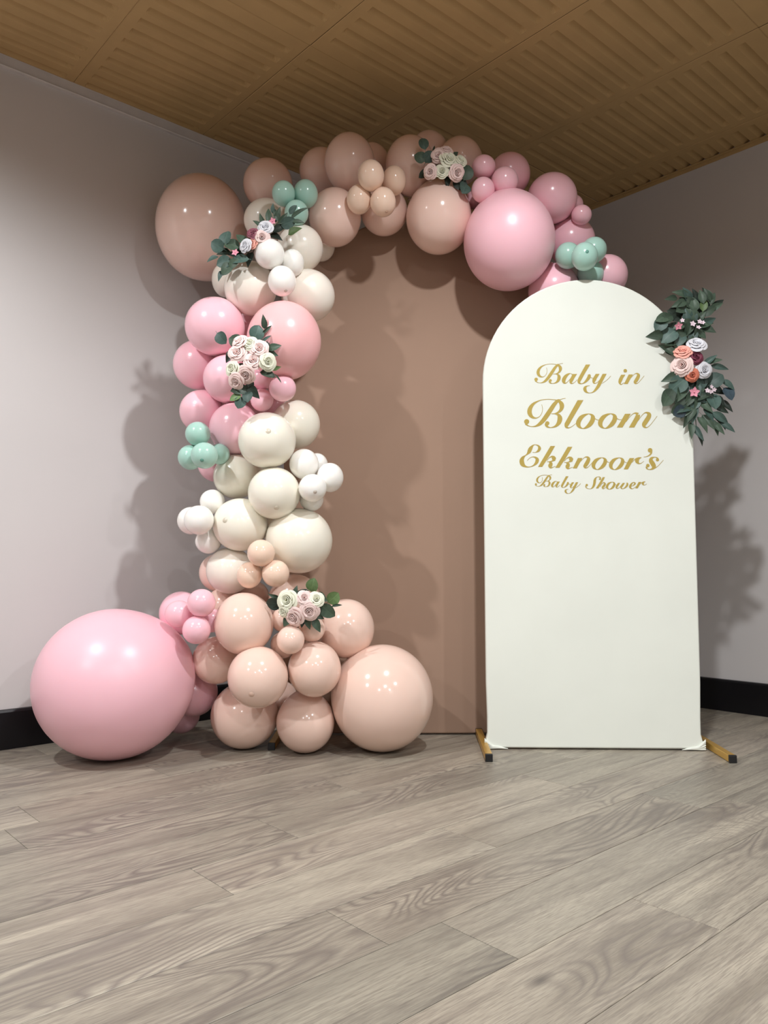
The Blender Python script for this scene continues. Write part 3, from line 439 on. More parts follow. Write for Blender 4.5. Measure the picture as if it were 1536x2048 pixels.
# ------------------------------------------------------------------ balloons
# colour, centre x y z, half width, half height, direction of the blunt end, tip shows, label, group
BALLOONS = [
('K', -0.979, 2.865, 0.269, 0.2803, 0.2685, -0.68, -0.68, -0.28, 0, 'giant round pink balloon resting on the floor by the left wall', 'statement balloons on the floor'),
('P', -0.009, 2.974, 0.198, 0.1918, 0.1974, 0.69, -0.69, -0.23, 0, 'large glossy peach balloon on the floor in front of the brown backdrop', 'statement balloons on the floor'),
('P', -0.533, 3.02, 0.124, 0.1277, 0.1239, -0.09, -0.45, -0.89, 0, 'pale peach balloon on the floor, left of the two lowest in the column', 'peach balloons at the garland foot'),
('P', -0.294, 2.952, 0.112, 0.108, 0.1118, 0.05, -0.24, -0.97, 0, 'pale peach egg-shaped balloon on the floor beside the large peach one', 'peach balloons at the garland foot'),
('K', -0.746, 3.097, 0.198, 0.0921, 0.0921, 0.04, -0.99, 0.14, 0, 'shaded pink balloon peeking out right behind the giant pink balloon', 'pink balloons behind the giant pink one'),
('K', -0.817, 3.184, 0.095, 0.0744, 0.0724, -0.14, -0.99, 0.01, 0, 'dark shaded pink balloon near the floor, lowest behind the giant pink balloon', 'pink balloons behind the giant pink one'),
('P', -0.447, 2.794, 0.3, 0.1062, 0.1079, -0.06, -0.9, -0.42, 1, 'glossy peach balloon sitting right above the left floor balloon', 'peach balloons at the garland foot'),
('P', -0.253, 2.86, 0.319, 0.0961, 0.0997, 0.26, -0.93, 0.26, 0, 'glossy peach balloon touching the upper left of the large peach floor balloon', 'peach balloons at the garland foot'),
('P', -0.636, 2.98, 0.337, 0.0888, 0.0888, -0.25, -0.95, -0.19, 0, 'shaded peach balloon tucked between giant pink balloon and the peach column', 'peach balloons at the garland foot'),
('P', -0.507, 2.843, 0.484, 0.1067, 0.1121, -0.3, -0.95, -0.04, 0, 'large glossy peach balloon left of the lowest rose bouquet', 'peach balloons at the garland foot'),
('P', -0.144, 3.0, 0.453, 0.1069, 0.1126, -0.31, -0.95, -0.03, 0, 'peach balloon sitting on top of the large peach floor balloon, leaf shadow on it', 'peach balloons at the garland foot'),
('P', -0.35, 3.06, 0.559, 0.1015, 0.1015, 0.1, -0.98, -0.15, 0, 'pale peach balloon behind and above the lowest rose bouquet', 'peach balloons at the garland foot'),
('P', -0.624, 3.057, 0.531, 0.074, 0.0779, 0.12, -0.99, 0.06, 0, 'half hidden peach balloon behind the small pink balloon cluster', 'peach balloons at the garland foot'),
('P', -0.528, 3.143, 0.566, 0.0681, 0.0681, -0.32, -0.95, 0.04, 0, 'mostly hidden peach balloon in the dark gap below the three small peach balloons', 'peach balloons at the garland foot'),
('P', -0.372, 2.888, 0.495, 0.0441, 0.046, -0.62, -0.23, 0.75, 0, 'small peach balloon under the left edge of the lowest rose bouquet', 'small peach balloons under the lowest bouquet'),
('P', -0.263, 2.86, 0.463, 0.0473, 0.0473, 0.85, -0.5, 0.17, 0, 'small peach balloon under the right leaves of the lowest rose bouquet', 'small peach balloons under the lowest bouquet'),
('P', -0.331, 2.78, 0.431, 0.0495, 0.0495, 0.02, -0.99, -0.14, 0, 'small peach balloon, frontmost below the lowest rose bouquet', 'small peach balloons under the lowest bouquet'),
('P', -0.367, 2.88, 0.405, 0.0494, 0.0494, -0.57, -0.37, -0.73, 0, 'small peach balloon mostly hidden behind the front one under the lowest bouquet', 'small peach balloons under the lowest bouquet'),
('K', -0.789, 3.05, 0.51, 0.0835, 0.0835, -0.17, -0.98, -0.06, 0, 'pale pink balloon behind the small pink cluster above the giant pink balloon', 'pink balloons behind the giant pink one'),
('K', -0.742, 2.84, 0.519, 0.0506, 0.0488, -0.86, -0.49, 0.12, 0, 'small pink balloon, leftmost of the cluster touching the giant pink balloon', 'small pink balloons above the giant one'),
('K', -0.65, 2.79, 0.561, 0.0498, 0.0498, 0.23, -0.84, 0.49, 0, 'small pink balloon, topmost of the cluster above the giant pink balloon', 'small pink balloons above the giant one'),
('K', -0.666, 2.79, 0.466, 0.0497, 0.0497, 0.08, -0.89, -0.44, 0, 'small pink balloon, lowest of the cluster beside the giant pink balloon', 'small pink balloons above the giant one'),
('K', -0.638, 2.896, 0.492, 0.0442, 0.0442, 0.82, 0.39, -0.41, 0, 'small pink balloon half hidden between the pink cluster and a large peach balloon', 'small pink balloons above the giant one'),
('O', -0.441, 2.8, 0.738, 0.0493, 0.0484, -0.01, -0.81, 0.59, 0, 'small apricot balloon, topmost of the trio below the cream balloons', 'small apricot balloon trio'),
('O', -0.489, 2.84, 0.659, 0.0454, 0.0481, -0.76, -0.47, -0.44, 0, 'small apricot balloon, lower left of the trio below the cream balloons', 'small apricot balloon trio'),
('O', -0.391, 2.82, 0.665, 0.0496, 0.0487, 0.67, -0.68, -0.31, 0, 'small apricot balloon, lower right of the trio below the cream balloons', 'small apricot balloon trio'),
('N', -0.586, 2.974, 0.675, 0.0893, 0.0884, -0.15, -0.98, 0.13, 0, 'ivory balloon in shade, lowest of the cream section, left of the apricot trio', 'cream balloons of the column'),
('D', -0.66, 3.106, 0.666, 0.0735, 0.0754, -0.04, -0.97, -0.23, 0, 'dusky blush balloon peeking out left behind the lowest ivory balloon', 'cream balloons of the column'),
('C', -0.321, 2.94, 0.787, 0.1263, 0.1234, 0.03, -0.98, 0.19, 0, 'largest cream balloon, right side of the column above the lowest bouquet', 'cream balloons of the column'),
('C', -0.539, 2.928, 0.847, 0.1034, 0.0996, -0.39, -0.91, 0.11, 1, 'cream balloon directly right of the small white cluster on the left edge', 'cream balloons of the column'),
('C', -0.406, 2.872, 0.961, 0.0961, 0.0961, 0.2, -0.75, -0.63, 1, 'cream balloon with dark tip at its underside, left of the right white cluster', 'cream balloons of the column'),
('C', -0.57, 2.99, 1.036, 0.0867, 0.0867, -0.13, -0.97, -0.19, 0, 'shaded cream balloon right below the mint trio', 'cream balloons of the column'),
('C', -0.432, 2.861, 1.155, 0.1064, 0.1036, 0.18, -0.97, 0.17, 1, 'large cream balloon, frontmost at the top of the cream section', 'cream balloons of the column'),
('C', -0.343, 3.001, 1.24, 0.0952, 0.0952, -0.07, -0.95, 0.29, 0, 'shaded cream balloon at upper right of the cream section, under small pink ones', 'cream balloons of the column'),
('W', -0.298, 2.894, 1.071, 0.0551, 0.0569, -0.45, -0.45, 0.77, 0, "small white balloon, upper left of the cluster on the column's right side", 'small white balloons right of the column'),
('W', -0.257, 2.976, 1.078, 0.0422, 0.0461, 0.31, -0.94, 0.11, 0, 'small white balloon mostly hidden behind the right white cluster', 'small white balloons right of the column'),
('W', -0.201, 2.89, 1.02, 0.0503, 0.0549, 0.77, -0.58, 0.24, 0, 'small white balloon, rightmost of the cluster sticking out over the brown backdrop', 'small white balloons right of the column'),
('W', -0.26, 2.83, 0.975, 0.051, 0.051, 0.26, -0.89, -0.37, 1, 'small white balloon with dark tip, frontmost of the right white cluster', 'small white balloons right of the column'),
('W', -0.272, 2.92, 0.942, 0.0451, 0.0451, -0.23, -0.21, -0.95, 0, 'small shaded white balloon, lowest of the right white cluster', 'small white balloons right of the column'),
('W', -0.653, 2.96, 0.937, 0.0476, 0.0457, 0.34, -0.18, 0.92, 0, "small white balloon, topmost of the cluster on the column's left edge", 'small white balloons left of the column'),
('W', -0.728, 2.937, 0.863, 0.0509, 0.0519, -0.78, -0.63, 0.03, 0, 'small white balloon, leftmost of the cluster, half hidden behind another white one', 'small white balloons left of the column'),
('W', -0.678, 2.853, 0.86, 0.054, 0.054, 0.02, -1.0, -0.01, 0, "small white balloon, frontmost of the cluster on the column's left edge", 'small white balloons left of the column'),
('W', -0.664, 2.95, 0.786, 0.0492, 0.0473, 0.21, -0.31, -0.93, 0, "small shaded white balloon, lowest of the cluster on the column's left edge", 'small white balloons left of the column'),
('M', -0.693, 2.88, 1.183, 0.0466, 0.0456, -0.03, -0.57, 0.82, 0, "small mint balloon, topmost of the trio on the column's left edge", 'small mint balloons left of the column'),
('M', -0.724, 2.9, 1.098, 0.0468, 0.0468, -0.7, -0.42, -0.58, 0, "small mint balloon, leftmost of the trio on the column's left edge", 'small mint balloons left of the column'),
('M', -0.656, 2.83, 1.095, 0.0493, 0.0484, 0.02, -0.87, -0.49, 1, "small mint balloon with dark tip, frontmost of the trio on the column's left", 'small mint balloons left of the column'),
('M', -0.621, 2.918, 1.113, 0.0396, 0.0396, 0.26, -0.94, 0.23, 0, "small mint balloon hidden behind the mint trio on the column's left", 'small mint balloons left of the column'),
('K', -0.668, 3.082, 1.097, 0.0716, 0.0716, -0.08, -0.96, -0.27, 0, 'shaded pink balloon just below the mint trio on the left edge', 'pink balloons of the column'),
('K', -0.572, 2.971, 1.219, 0.0981, 0.1, 0.11, -0.99, 0.04, 0, 'pink balloon with leaf shadows, right below the middle rose bouquet', 'pink balloons of the column'),
('K', -0.714, 3.028, 1.297, 0.0864, 0.0844, -0.09, -0.98, -0.19, 0, 'pink balloon on the left edge directly above the mint trio', 'pink balloons of the column'),
('K', -0.597, 2.957, 1.409, 0.0961, 0.0932, -0.07, -1.0, -0.02, 0, 'pink balloon immediately left of the middle rose bouquet', 'pink balloons of the column'),
('K', -0.738, 3.059, 1.491, 0.0986, 0.0986, -0.16, -0.98, -0.14, 0, 'pink balloon on the left edge, leftmost of the pink section', 'pink balloons of the column'),
('K', -0.646, 2.933, 1.607, 0.113, 0.1111, -0.03, -0.97, 0.24, 0, 'large pink balloon at the top left of the pink section', 'pink balloons of the column'),
('K', -0.555, 3.12, 1.651, 0.0856, 0.0856, 0.06, -0.99, -0.15, 0, 'pink balloon mostly hidden in the gap behind the large salmon balloon', 'pink balloons of the column'),
('S', -0.374, 2.878, 1.534, 0.1389, 0.1474, -0.15, -0.99, -0.03, 0, 'large salmon pink balloon right of the middle rose bouquet', 'pink balloons of the column'),
('K', -0.47, 2.945, 1.408, 0.044, 0.0421, -0.55, -0.28, 0.79, 0, 'small shaded pink balloon under the right side of the middle rose bouquet', 'small pink balloons under the middle bouquet'),
('K', -0.376, 2.86, 1.35, 0.0502, 0.0492, 0.51, -0.86, -0.09, 0, 'small pink balloon below the large salmon balloon, rightmost of its trio', 'small pink balloons under the middle bouquet'),
('K', -0.463, 2.93, 1.321, 0.0437, 0.0428, -0.47, -0.56, -0.68, 0, 'small pink balloon just below the middle bouquet, lowest of its trio', 'small pink balloons under the middle bouquet'),
('N', -0.513, 2.94, 1.759, 0.1002, 0.1031, -0.2, -0.96, -0.2, 0, 'large ivory balloon, left below the upper left floral spray', 'ivory balloons at the upper left'),
('N', -0.295, 2.98, 1.743, 0.1044, 0.1015, 0.01, -0.96, -0.28, 0, 'large ivory balloon above the salmon balloon, over the brown backdrop', 'ivory balloons at the upper left'),
('N', -0.657, 3.16, 1.874, 0.0539, 0.0705, -0.01, -1.0, -0.1, 0, 'sliver of ivory balloon behind the leaves of the upper left spray', 'ivory balloons at the upper left'),
('N', -0.327, 2.98, 1.933, 0.0902, 0.0911, 0.14, -0.98, 0.17, 0, 'ivory balloon right of the upper left floral spray, below the mint trio', 'ivory balloons at the upper left'),
('N', -0.478, 3.1, 2.101, 0.092, 0.0858, 0.13, -0.98, 0.13, 0, 'ivory balloon in shade behind the top of the upper left floral spray', 'ivory balloons at the upper left'),
('N', -0.263, 3.191, 2.031, 0.0588, 0.063, -0.03, -0.15, -0.99, 0, 'sliver of ivory balloon behind the lower dusty balloon at the arch inner edge', 'ivory balloons at the upper left'),
('W', -0.423, 2.82, 1.846, 0.0556, 0.0547, -0.46, -0.78, 0.42, 0, 'small white balloon, topmost of the trio under the upper left floral spray', 'small white balloons at the upper left'),
('W', -0.346, 2.88, 1.835, 0.0454, 0.0511, 0.77, -0.22, 0.59, 0, 'small white balloon, rightmost of the trio under the upper left floral spray', 'small white balloons at the upper left'),
('W', -0.376, 2.82, 1.743, 0.0518, 0.0555, 0.34, -0.44, -0.83, 1, 'small white balloon with dark tip, lowest of the trio under the upper spray', 'small white balloons at the upper left'),
('M', -0.385, 2.917, 2.124, 0.0443, 0.0482, -0.57, -0.77, 0.28, 0, "small mint balloon, left of the pair at the arch's upper left", 'small mint balloons at the upper left'),
('M', -0.304, 2.953, 2.14, 0.0478, 0.0547, 0.64, -0.41, 0.65, 0, "small mint balloon, right of the pair at the arch's upper left", 'small mint balloons at the upper left'),
('M', -0.334, 2.91, 2.044, 0.0461, 0.048, 0.08, -0.75, -0.66, 0, 'small mint balloon behind leaf tips, lowest of the upper left trio', 'small mint balloons at the upper left'),
('D', -0.782, 3.27, 2.145, 0.1939, 0.2219, -0.71, -0.31, 0.63, 0, 'huge dusty blush balloon hanging at the upper left against the wall', 'dusty blush balloons of the arch'),
('D', -0.489, 3.2, 2.303, 0.1037, 0.1048, -0.11, -0.99, 0.05, 0, 'dusty blush balloon behind the upper left mint pair, next to the huge one', 'dusty blush balloons of the arch'),
('D', -0.264, 3.218, 2.371, 0.0938, 0.0938, -0.05, -0.15, -0.99, 0, 'dusty blush balloon in shade right above the upper left mint pair', 'dusty blush balloons of the arch'),
('D', -0.138, 3.082, 2.333, 0.1021, 0.1174, 0.0, -0.45, 0.89, 0, 'tall dusty blush balloon at the arch top, left of the small apricot cluster', 'dusty blush balloons of the arch'),
('D', -0.051, 3.24, 2.417, 0.0773, 0.0816, -0.11, -0.15, -0.98, 0, 'dark dusty blush balloon half hidden behind the arch top, close to the ceiling', 'dusty blush balloons of the arch'),
('D', -0.196, 3.064, 2.096, 0.1051, 0.1152, 0.31, -0.93, -0.18, 0, 'dusty blush balloon at the arch inner edge, left below the small apricot cluster', 'dusty blush balloons of the arch'),
('D', 0.002, 3.14, 2.158, 0.0974, 0.0995, 0.05, -0.15, -0.99, 0, 'dusty blush balloon directly behind and below the small apricot cluster', 'dusty blush balloons of the arch'),
('D', 0.109, 3.1, 2.334, 0.1006, 0.1161, 0.0, -0.45, 0.89, 0, 'tall dusty blush balloon directly left of the top rose bouquet', 'dusty blush balloons of the arch'),
('D', 0.195, 3.224, 2.461, 0.0813, 0.0813, 0.06, -0.15, -0.99, 0, 'dusty blush balloon behind the top bouquet, topmost of the whole arch', 'dusty blush balloons of the arch'),
('D', 0.321, 3.156, 2.38, 0.0941, 0.0962, 0.03, -0.15, -0.99, 0, 'dusty blush balloon at upper right of the top rose bouquet', 'dusty blush balloons of the arch'),
('D', 0.225, 3.079, 2.102, 0.133, 0.1452, 0.0, -0.15, -0.99, 0, 'large dusty blush balloon hanging below the top rose bouquet', 'dusty blush balloons of the arch'),
('O', -0.048, 2.901, 2.187, 0.0509, 0.0586, -0.22, -0.91, 0.36, 0, 'small apricot balloon, upper left of the four at the arch top', 'small apricot balloons at the arch top'),
('O', 0.042, 2.98, 2.207, 0.0473, 0.0572, 0.77, -0.13, 0.63, 0, 'small apricot balloon, upper right of the four at the arch top', 'small apricot balloons at the arch top'),
('O', -0.095, 2.954, 2.118, 0.0488, 0.0566, -0.81, -0.43, -0.4, 0, 'small apricot balloon, lower left of the four at the arch top', 'small apricot balloons at the arch top'),
('O', -0.002, 2.93, 2.096, 0.0503, 0.0561, 0.29, -0.41, -0.87, 1, 'small apricot balloon, lower right of the four at the arch top', 'small apricot balloons at the arch top'),
('K', 0.397, 2.99, 2.267, 0.0475, 0.0456, -0.35, -0.54, 0.76, 0, 'small pink balloon, top of the trio right of the top rose bouquet', 'small pink balloons of the arch'),
('K', 0.391, 2.97, 2.163, 0.0461, 0.0491, -0.37, -0.73, -0.58, 0, 'small pink balloon, lowest of the trio right of the top rose bouquet', 'small pink balloons of the arch'),
('K', 0.478, 2.98, 2.203, 0.0532, 0.0552, 0.74, -0.66, -0.11, 0, 'small pink balloon, rightmost of the trio right of the top rose bouquet', 'small pink balloons of the arch'),
('K', 0.369, 3.087, 2.179, 0.0367, 0.0367, -0.28, -0.94, -0.2, 0, 'small dark pink balloon hidden behind the trio beside the top bouquet', 'small pink balloons of the arch'),
('K', 0.521, 3.12, 2.303, 0.0847, 0.0868, -0.23, -0.94, -0.26, 0, 'rosy pink balloon behind the small pink trio at the arch top', 'pink balloons of the arch'),
('K', 0.689, 3.095, 2.189, 0.1012, 0.1002, -0.25, -0.97, 0.04, 0, 'rosy pink balloon at upper right of the largest pink arch balloon', 'pink balloons of the arch'),
('K', 0.795, 3.175, 2.199, 0.0419, 0.0419, -0.2, -0.93, 0.3, 0, "small pink balloon mostly hidden, upper of two on the arch's outer right edge", 'small pink balloons of the arch'),
('K', 0.803, 3.075, 2.11, 0.0406, 0.0396, 0.13, -0.99, 0.03, 0, "small pink balloon sticking out on the arch's outer right edge below the ceiling", 'small pink balloons of the arch'),
('K', 0.501, 3.033, 1.984, 0.1806, 0.1936, 0.0, -0.15, -0.99, 0, "largest pink balloon of the arch, hanging left of the white board's top", 'pink balloons of the arch'),
('K', 0.786, 3.185, 2.046, 0.0985, 0.0996, 0.06, -0.15, -0.99, 0, 'pink balloon behind the mint cluster above the white board', 'pink balloons of the arch'),
('K', 0.918, 3.13, 1.879, 0.0821, 0.0842, 0.28, -0.93, 0.22, 0, 'pink balloon at far right of the arch, behind the white board', 'pink balloons of the arch'),
('K', 0.7, 3.135, 1.819, 0.1048, 0.1048, 0.06, -0.15, -0.99, 0, "pink balloon half hidden behind the white board's curved top left", 'pink balloons of the arch'),
('M', 0.73, 3.013, 1.916, 0.0495, 0.0515, -0.79, -0.58, 0.2, 0, 'small mint balloon, leftmost of the cluster above the white board', 'small mint balloons above the white board'),
('M', 0.776, 2.937, 1.881, 0.0502, 0.054, -0.07, -1.0, -0.03, 1, 'small mint balloon with dark tip, frontmost of the cluster above the white board', 'small mint balloons above the white board'),
('M', 0.833, 3.01, 1.937, 0.0495, 0.0505, 0.54, -0.67, 0.51, 0, 'small mint balloon, upper right of the cluster above the white board', 'small mint balloons above the white board'),
('M', 0.835, 3.075, 1.867, 0.0525, 0.0535, 0.74, 0.29, -0.6, 0, "small mint balloon, lowest of the cluster, partly behind the white board's top", 'small mint balloons above the white board'),
('C', -0.522, 3.16, 1.111, 0.0775, 0.0775, 0.23, -0.96, 0.16, 0, 'cream balloon deep in the gap between the three uppermost cream balloons', 'cream balloons of the column'),
('C', -0.444, 3.14, 0.872, 0.0806, 0.0806, 0.11, -0.95, 0.28, 0, 'cream balloon deep in the gap left of the largest cream balloon', 'cream balloons of the column'),
('K', -0.537, 3.152, 1.359, 0.0695, 0.0695, 0.09, -0.99, -0.09, 0, 'pink balloon deep behind the small pink trio under the middle bouquet', 'pink balloons of the column'),
('K', -0.683, 3.156, 1.387, 0.0656, 0.0656, 0.04, -0.98, -0.21, 0, 'pink balloon deep in the gap among the lower left pink balloons', 'pink balloons of the column'),
('K', -0.664, 3.172, 1.57, 0.0703, 0.0703, -0.21, -0.97, 0.15, 0, 'pink balloon deep in the gap below the large upper left pink balloon', 'pink balloons of the column'),
('K', -0.441, 3.098, 1.333, 0.0522, 0.0522, 0.19, -0.93, 0.31, 0, 'sliver of pink balloon between the small pink trio and the shaded cream balloon', 'pink balloons of the column'),
('P', -0.415, 3.148, 0.169, 0.0677, 0.0677, 0.24, -0.97, 0.03, 0, 'shaded peach balloon in the dark gap between the lowest peach balloons', 'peach balloons at the garland foot'),
]
def balloon(c, x, y, z, rx, rz, ax, ay, az, tip, label, group):
    big = rx > 0.15; nu, nv = (56, 32) if rx > 0.08 else (40, 24)
    ry = (rx + rz) / 2
    rot = Vector((0, 0, 1)).rotation_difference(Vector((ax, ay, az))).to_matrix()
    S = Matrix.Diagonal((rx, ry, rz))
    def put(p): return tuple(S @ (rot @ Vector(p)))
    vs = [put((0, 0, 1))]; fs = []
    for i in range(1, nv):
        th = PI * i / nv; s, k = math.sin(th), math.cos(th)
        if k < 0: s *= 1 - 0.05 * k * k; k *= 1 + 0.07 * k * k
        for j in range(nu):
            a = 2 * PI * j / nu; vs.append(put((s * math.cos(a), s * math.sin(a), k)))
    vs.append(put((0, 0, -1.075))); n = len(vs)
    for j in range(nu):
        fs.append((0, 1 + j, 1 + (j + 1) % nu)); b = 1 + (nv - 2) * nu
        fs.append((b + (j + 1) % nu, b + j, n - 1))
    for i in range(nv - 2):
        for j in range(nu):
            a = 1 + i * nu + j; d = 1 + i * nu + (j + 1) % nu; fs.append((a, a + nu, d + nu, d))
    mat = BIG_MATTE if big and c == 'K' else LATEX[c]
    o = mesh_obj('balloon', vs, fs, mat, None, True); o.location = (x, y, z)
    tag(o, label, 'balloon', group)
    # tied neck and rolled lip at the back
    k = 0.0045 + 0.02 * rx; prof = [(0.9, 0.3), (0.55, -0.3), (0.5, -0.8), (1.3, -1.3), (1.5, -1.7), (1.1, -2.0), (0.2, -1.8)]
    base = Vector(put((0, 0, -1.06))); kv, kf = [], []
    for r, h in prof:
        for j in range(8):
            a = PI * j / 4; kv.append(tuple(base + rot @ Vector((r * k * math.cos(a), r * k * math.sin(a), h * k))))
    for i in range(len(prof) - 1):
        for j in range(8):
            kf.append((i * 8 + j, i * 8 + (j + 1) % 8, i * 8 + 8 + (j + 1) % 8, i * 8 + 8 + j))
    mesh_obj('knot', kv, kf, mat, o, True)
    if tip:
        tv, tf = [], []; R = 0.0075 if rx < 0.08 else 0.011
        for i, (r, h) in enumerate(((1.0, -0.0004), (0.7, 0.0011), (0.35, 0.0021), (0.05, 0.0024))):
            for j in range(14):
                a = PI * j / 7; q = Vector((r * R * math.cos(a) / ry, r * R * math.sin(a) / ry, 0)); q.z = math.sqrt(1 - q.length_squared) + h / ry
                tv.append(put(q))
        for i in range(3):
            for j in range(14): tf.append((i * 14 + j, i * 14 + (j + 1) % 14, i * 14 + 14 + (j + 1) % 14, i * 14 + 14 + j))
        tf.append(tuple(range(42, 56)))
        mesh_obj('tip', tv, tf, TIP[c], o, True)
for b in BALLOONS: balloon(*b)

# ------------------------------------------------------------------ flowers
def grid_faces(nu, nv, b=0):
    return [(b + i * (nv + 1) + j, b + i * (nv + 1) + j + 1, b + (i + 1) * (nv + 1) + j + 1, b + (i + 1) * (nv + 1) + j) for i in range(nu) for j in range(nv)]
def petal_vf(r0, r1, z0, z1, span, curl, ang=0.0, nu=6, nv=5):
    vs = []
    for i in range(nu + 1):
        u = -1 + 2 * i / nu
        for j in range(nv + 1):
            v = j / nv * (1 - 0.16 * abs(u) ** 2.5)
            r = r0 + (r1 - r0) * v ** 0.85; z = z0 + (z1 - z0) * math.sin(min(v, 0.82) / 0.82 * PI / 2)
            if v > 0.7: z -= curl * ((v - 0.7) / 0.3) ** 2; r += 0.07 * ((v - 0.7) / 0.3)
            a = ang + u * span * (0.55 + 0.45 * v); r *= 1 - 0.05 * u * u
            vs.append((r * math.cos(a), r * math.sin(a), z + 0.05 * u))
    return vs, grid_faces(nu, nv)
def rose_core():
    vs, fs = [], []
    # rolled centre: a spiral wall whose rim leans outward
    n = 46; b = 0
    for i in range(n + 1):
        t = i / n; a = t * 2.6 * 2 * PI; r = 0.05 + 0.33 * t; top = 0.62 - 0.16 * t + 0.03 * math.sin(a * 2.1)
        for q, (dr, z) in enumerate(((-0.03, -0.1), (0.0, top * 0.6), (0.035, top), (0.075, top - 0.05))):
            vs.append(((r + dr) * math.cos(a), (r + dr) * math.sin(a), z))
    fs += grid_faces(n, 3)
    for ring, (cnt, r0, r1, z0, z1, sp, cu, ph) in enumerate(((3, 0.22, 0.58, -0.15, 0.52, 1.25, 0.07, 0.3), (4, 0.25, 0.76, -0.2, 0.42, 1.0, 0.10, 0.9))):
        for k in range(cnt):
            v, f = petal_vf(r0, r1, z0, z1, sp, cu, ph + 2 * PI * k / cnt); b = len(vs)
            vs += v; fs += [tuple(b + x for x in q) for q in f]
    # calyx
    b = len(vs)
    for r, z in ((0.05, -0.5), (0.3, -0.32), (0.5, -0.12)):
        for k in range(8): vs.append((r * math.cos(k * PI / 4), r * math.sin(k * PI / 4), z))
    for i in range(2):
        for k in range(8): fs.append((b + i * 8 + k, b + i * 8 + (k + 1) % 8, b + i * 8 + 8 + (k + 1) % 8, b + i * 8 + 8 + k))
    return vs, fs
def star_vf():
    vs, fs = [], []
    for k in range(5):
        a = 2 * PI * k / 5; b = len(vs); c, s = math.cos(a), math.sin(a)
        for x, y, z in ((0.08, -0.12, 0), (0.08, 0.12, 0), (0.55, -0.34, 0.16), (0.5, 0, 0.06), (0.55, 0.34, 0.16), (1.0, 0, 0.2)):
            vs.append((x * c - y * s, x * s + y * c, z))
        fs += [(b, b + 3, b + 1), (b, b + 2, b + 3), (b + 1, b + 3, b + 4), (b + 2, b + 5, b + 3), (b + 3, b + 5, b + 4)]
    b = len(vs)
    for r, z in ((0.16, 0.02), (0.12, 0.2), (0.03, 0.24)):
        for k in range(6): vs.append((r * math.cos(k * PI / 3), r * math.sin(k * PI / 3), z))
    for i in range(2):
        for k in range(6): fs.append((b + i * 6 + k, b + i * 6 + (k + 1) % 6, b + i * 6 + 6 + (k + 1) % 6, b + i * 6 + 6 + k))
    return vs, fs
def leaf_vf(kind):
    # unit leaf: length 1 along x (centred), width 1 along y, folded along the midrib, with a short stalk
    n = 7; vs, fs = [], []
    for i in range(n + 1):
        t = i / n
        if kind == 'r': w = math.sin(PI * min(1, t ** 0.85)) ** 0.55 if 0 < t < 1 else 0.05
        elif kind == 'p': w = (math.sin(PI * t ** 0.72)) ** 0.9 * (1 - 0.15 * t) if 0 < t < 1 else 0.02
        else: w = math.sin(PI * t) ** 0.7 if 0 < t < 1 else 0.05
        x = t - 0.5; bend = -0.10 * (2 * t - 0.8) ** 2
        for y, z in ((-0.5, 0.10), (-0.25, 0.035), (0, 0), (0.25, 0.035), (0.5, 0.10)):
            vs.append((x, y * w, z * w + bend))
    fs = grid_faces(n, 4); b = len(vs)
    vs += [(-0.5, 0.02, -0.07), (-0.5, -0.02, -0.07), (-0.72, -0.015, -0.16), (-0.72, 0.015, -0.16)]; fs.append((b, b + 1, b + 2, b + 3))
    return vs, fs
cache = {}
def shared(key, vf, mat):
    if key not in cache:
        me = bpy.data.meshes.new(key[0]); v, f = vf(); me.from_pydata(v, [], f); me.update(); me.materials.append(mat)
        me.polygons.foreach_set('use_smooth', [True] * len(me.polygons)); cache[key] = me
    return cache[key]
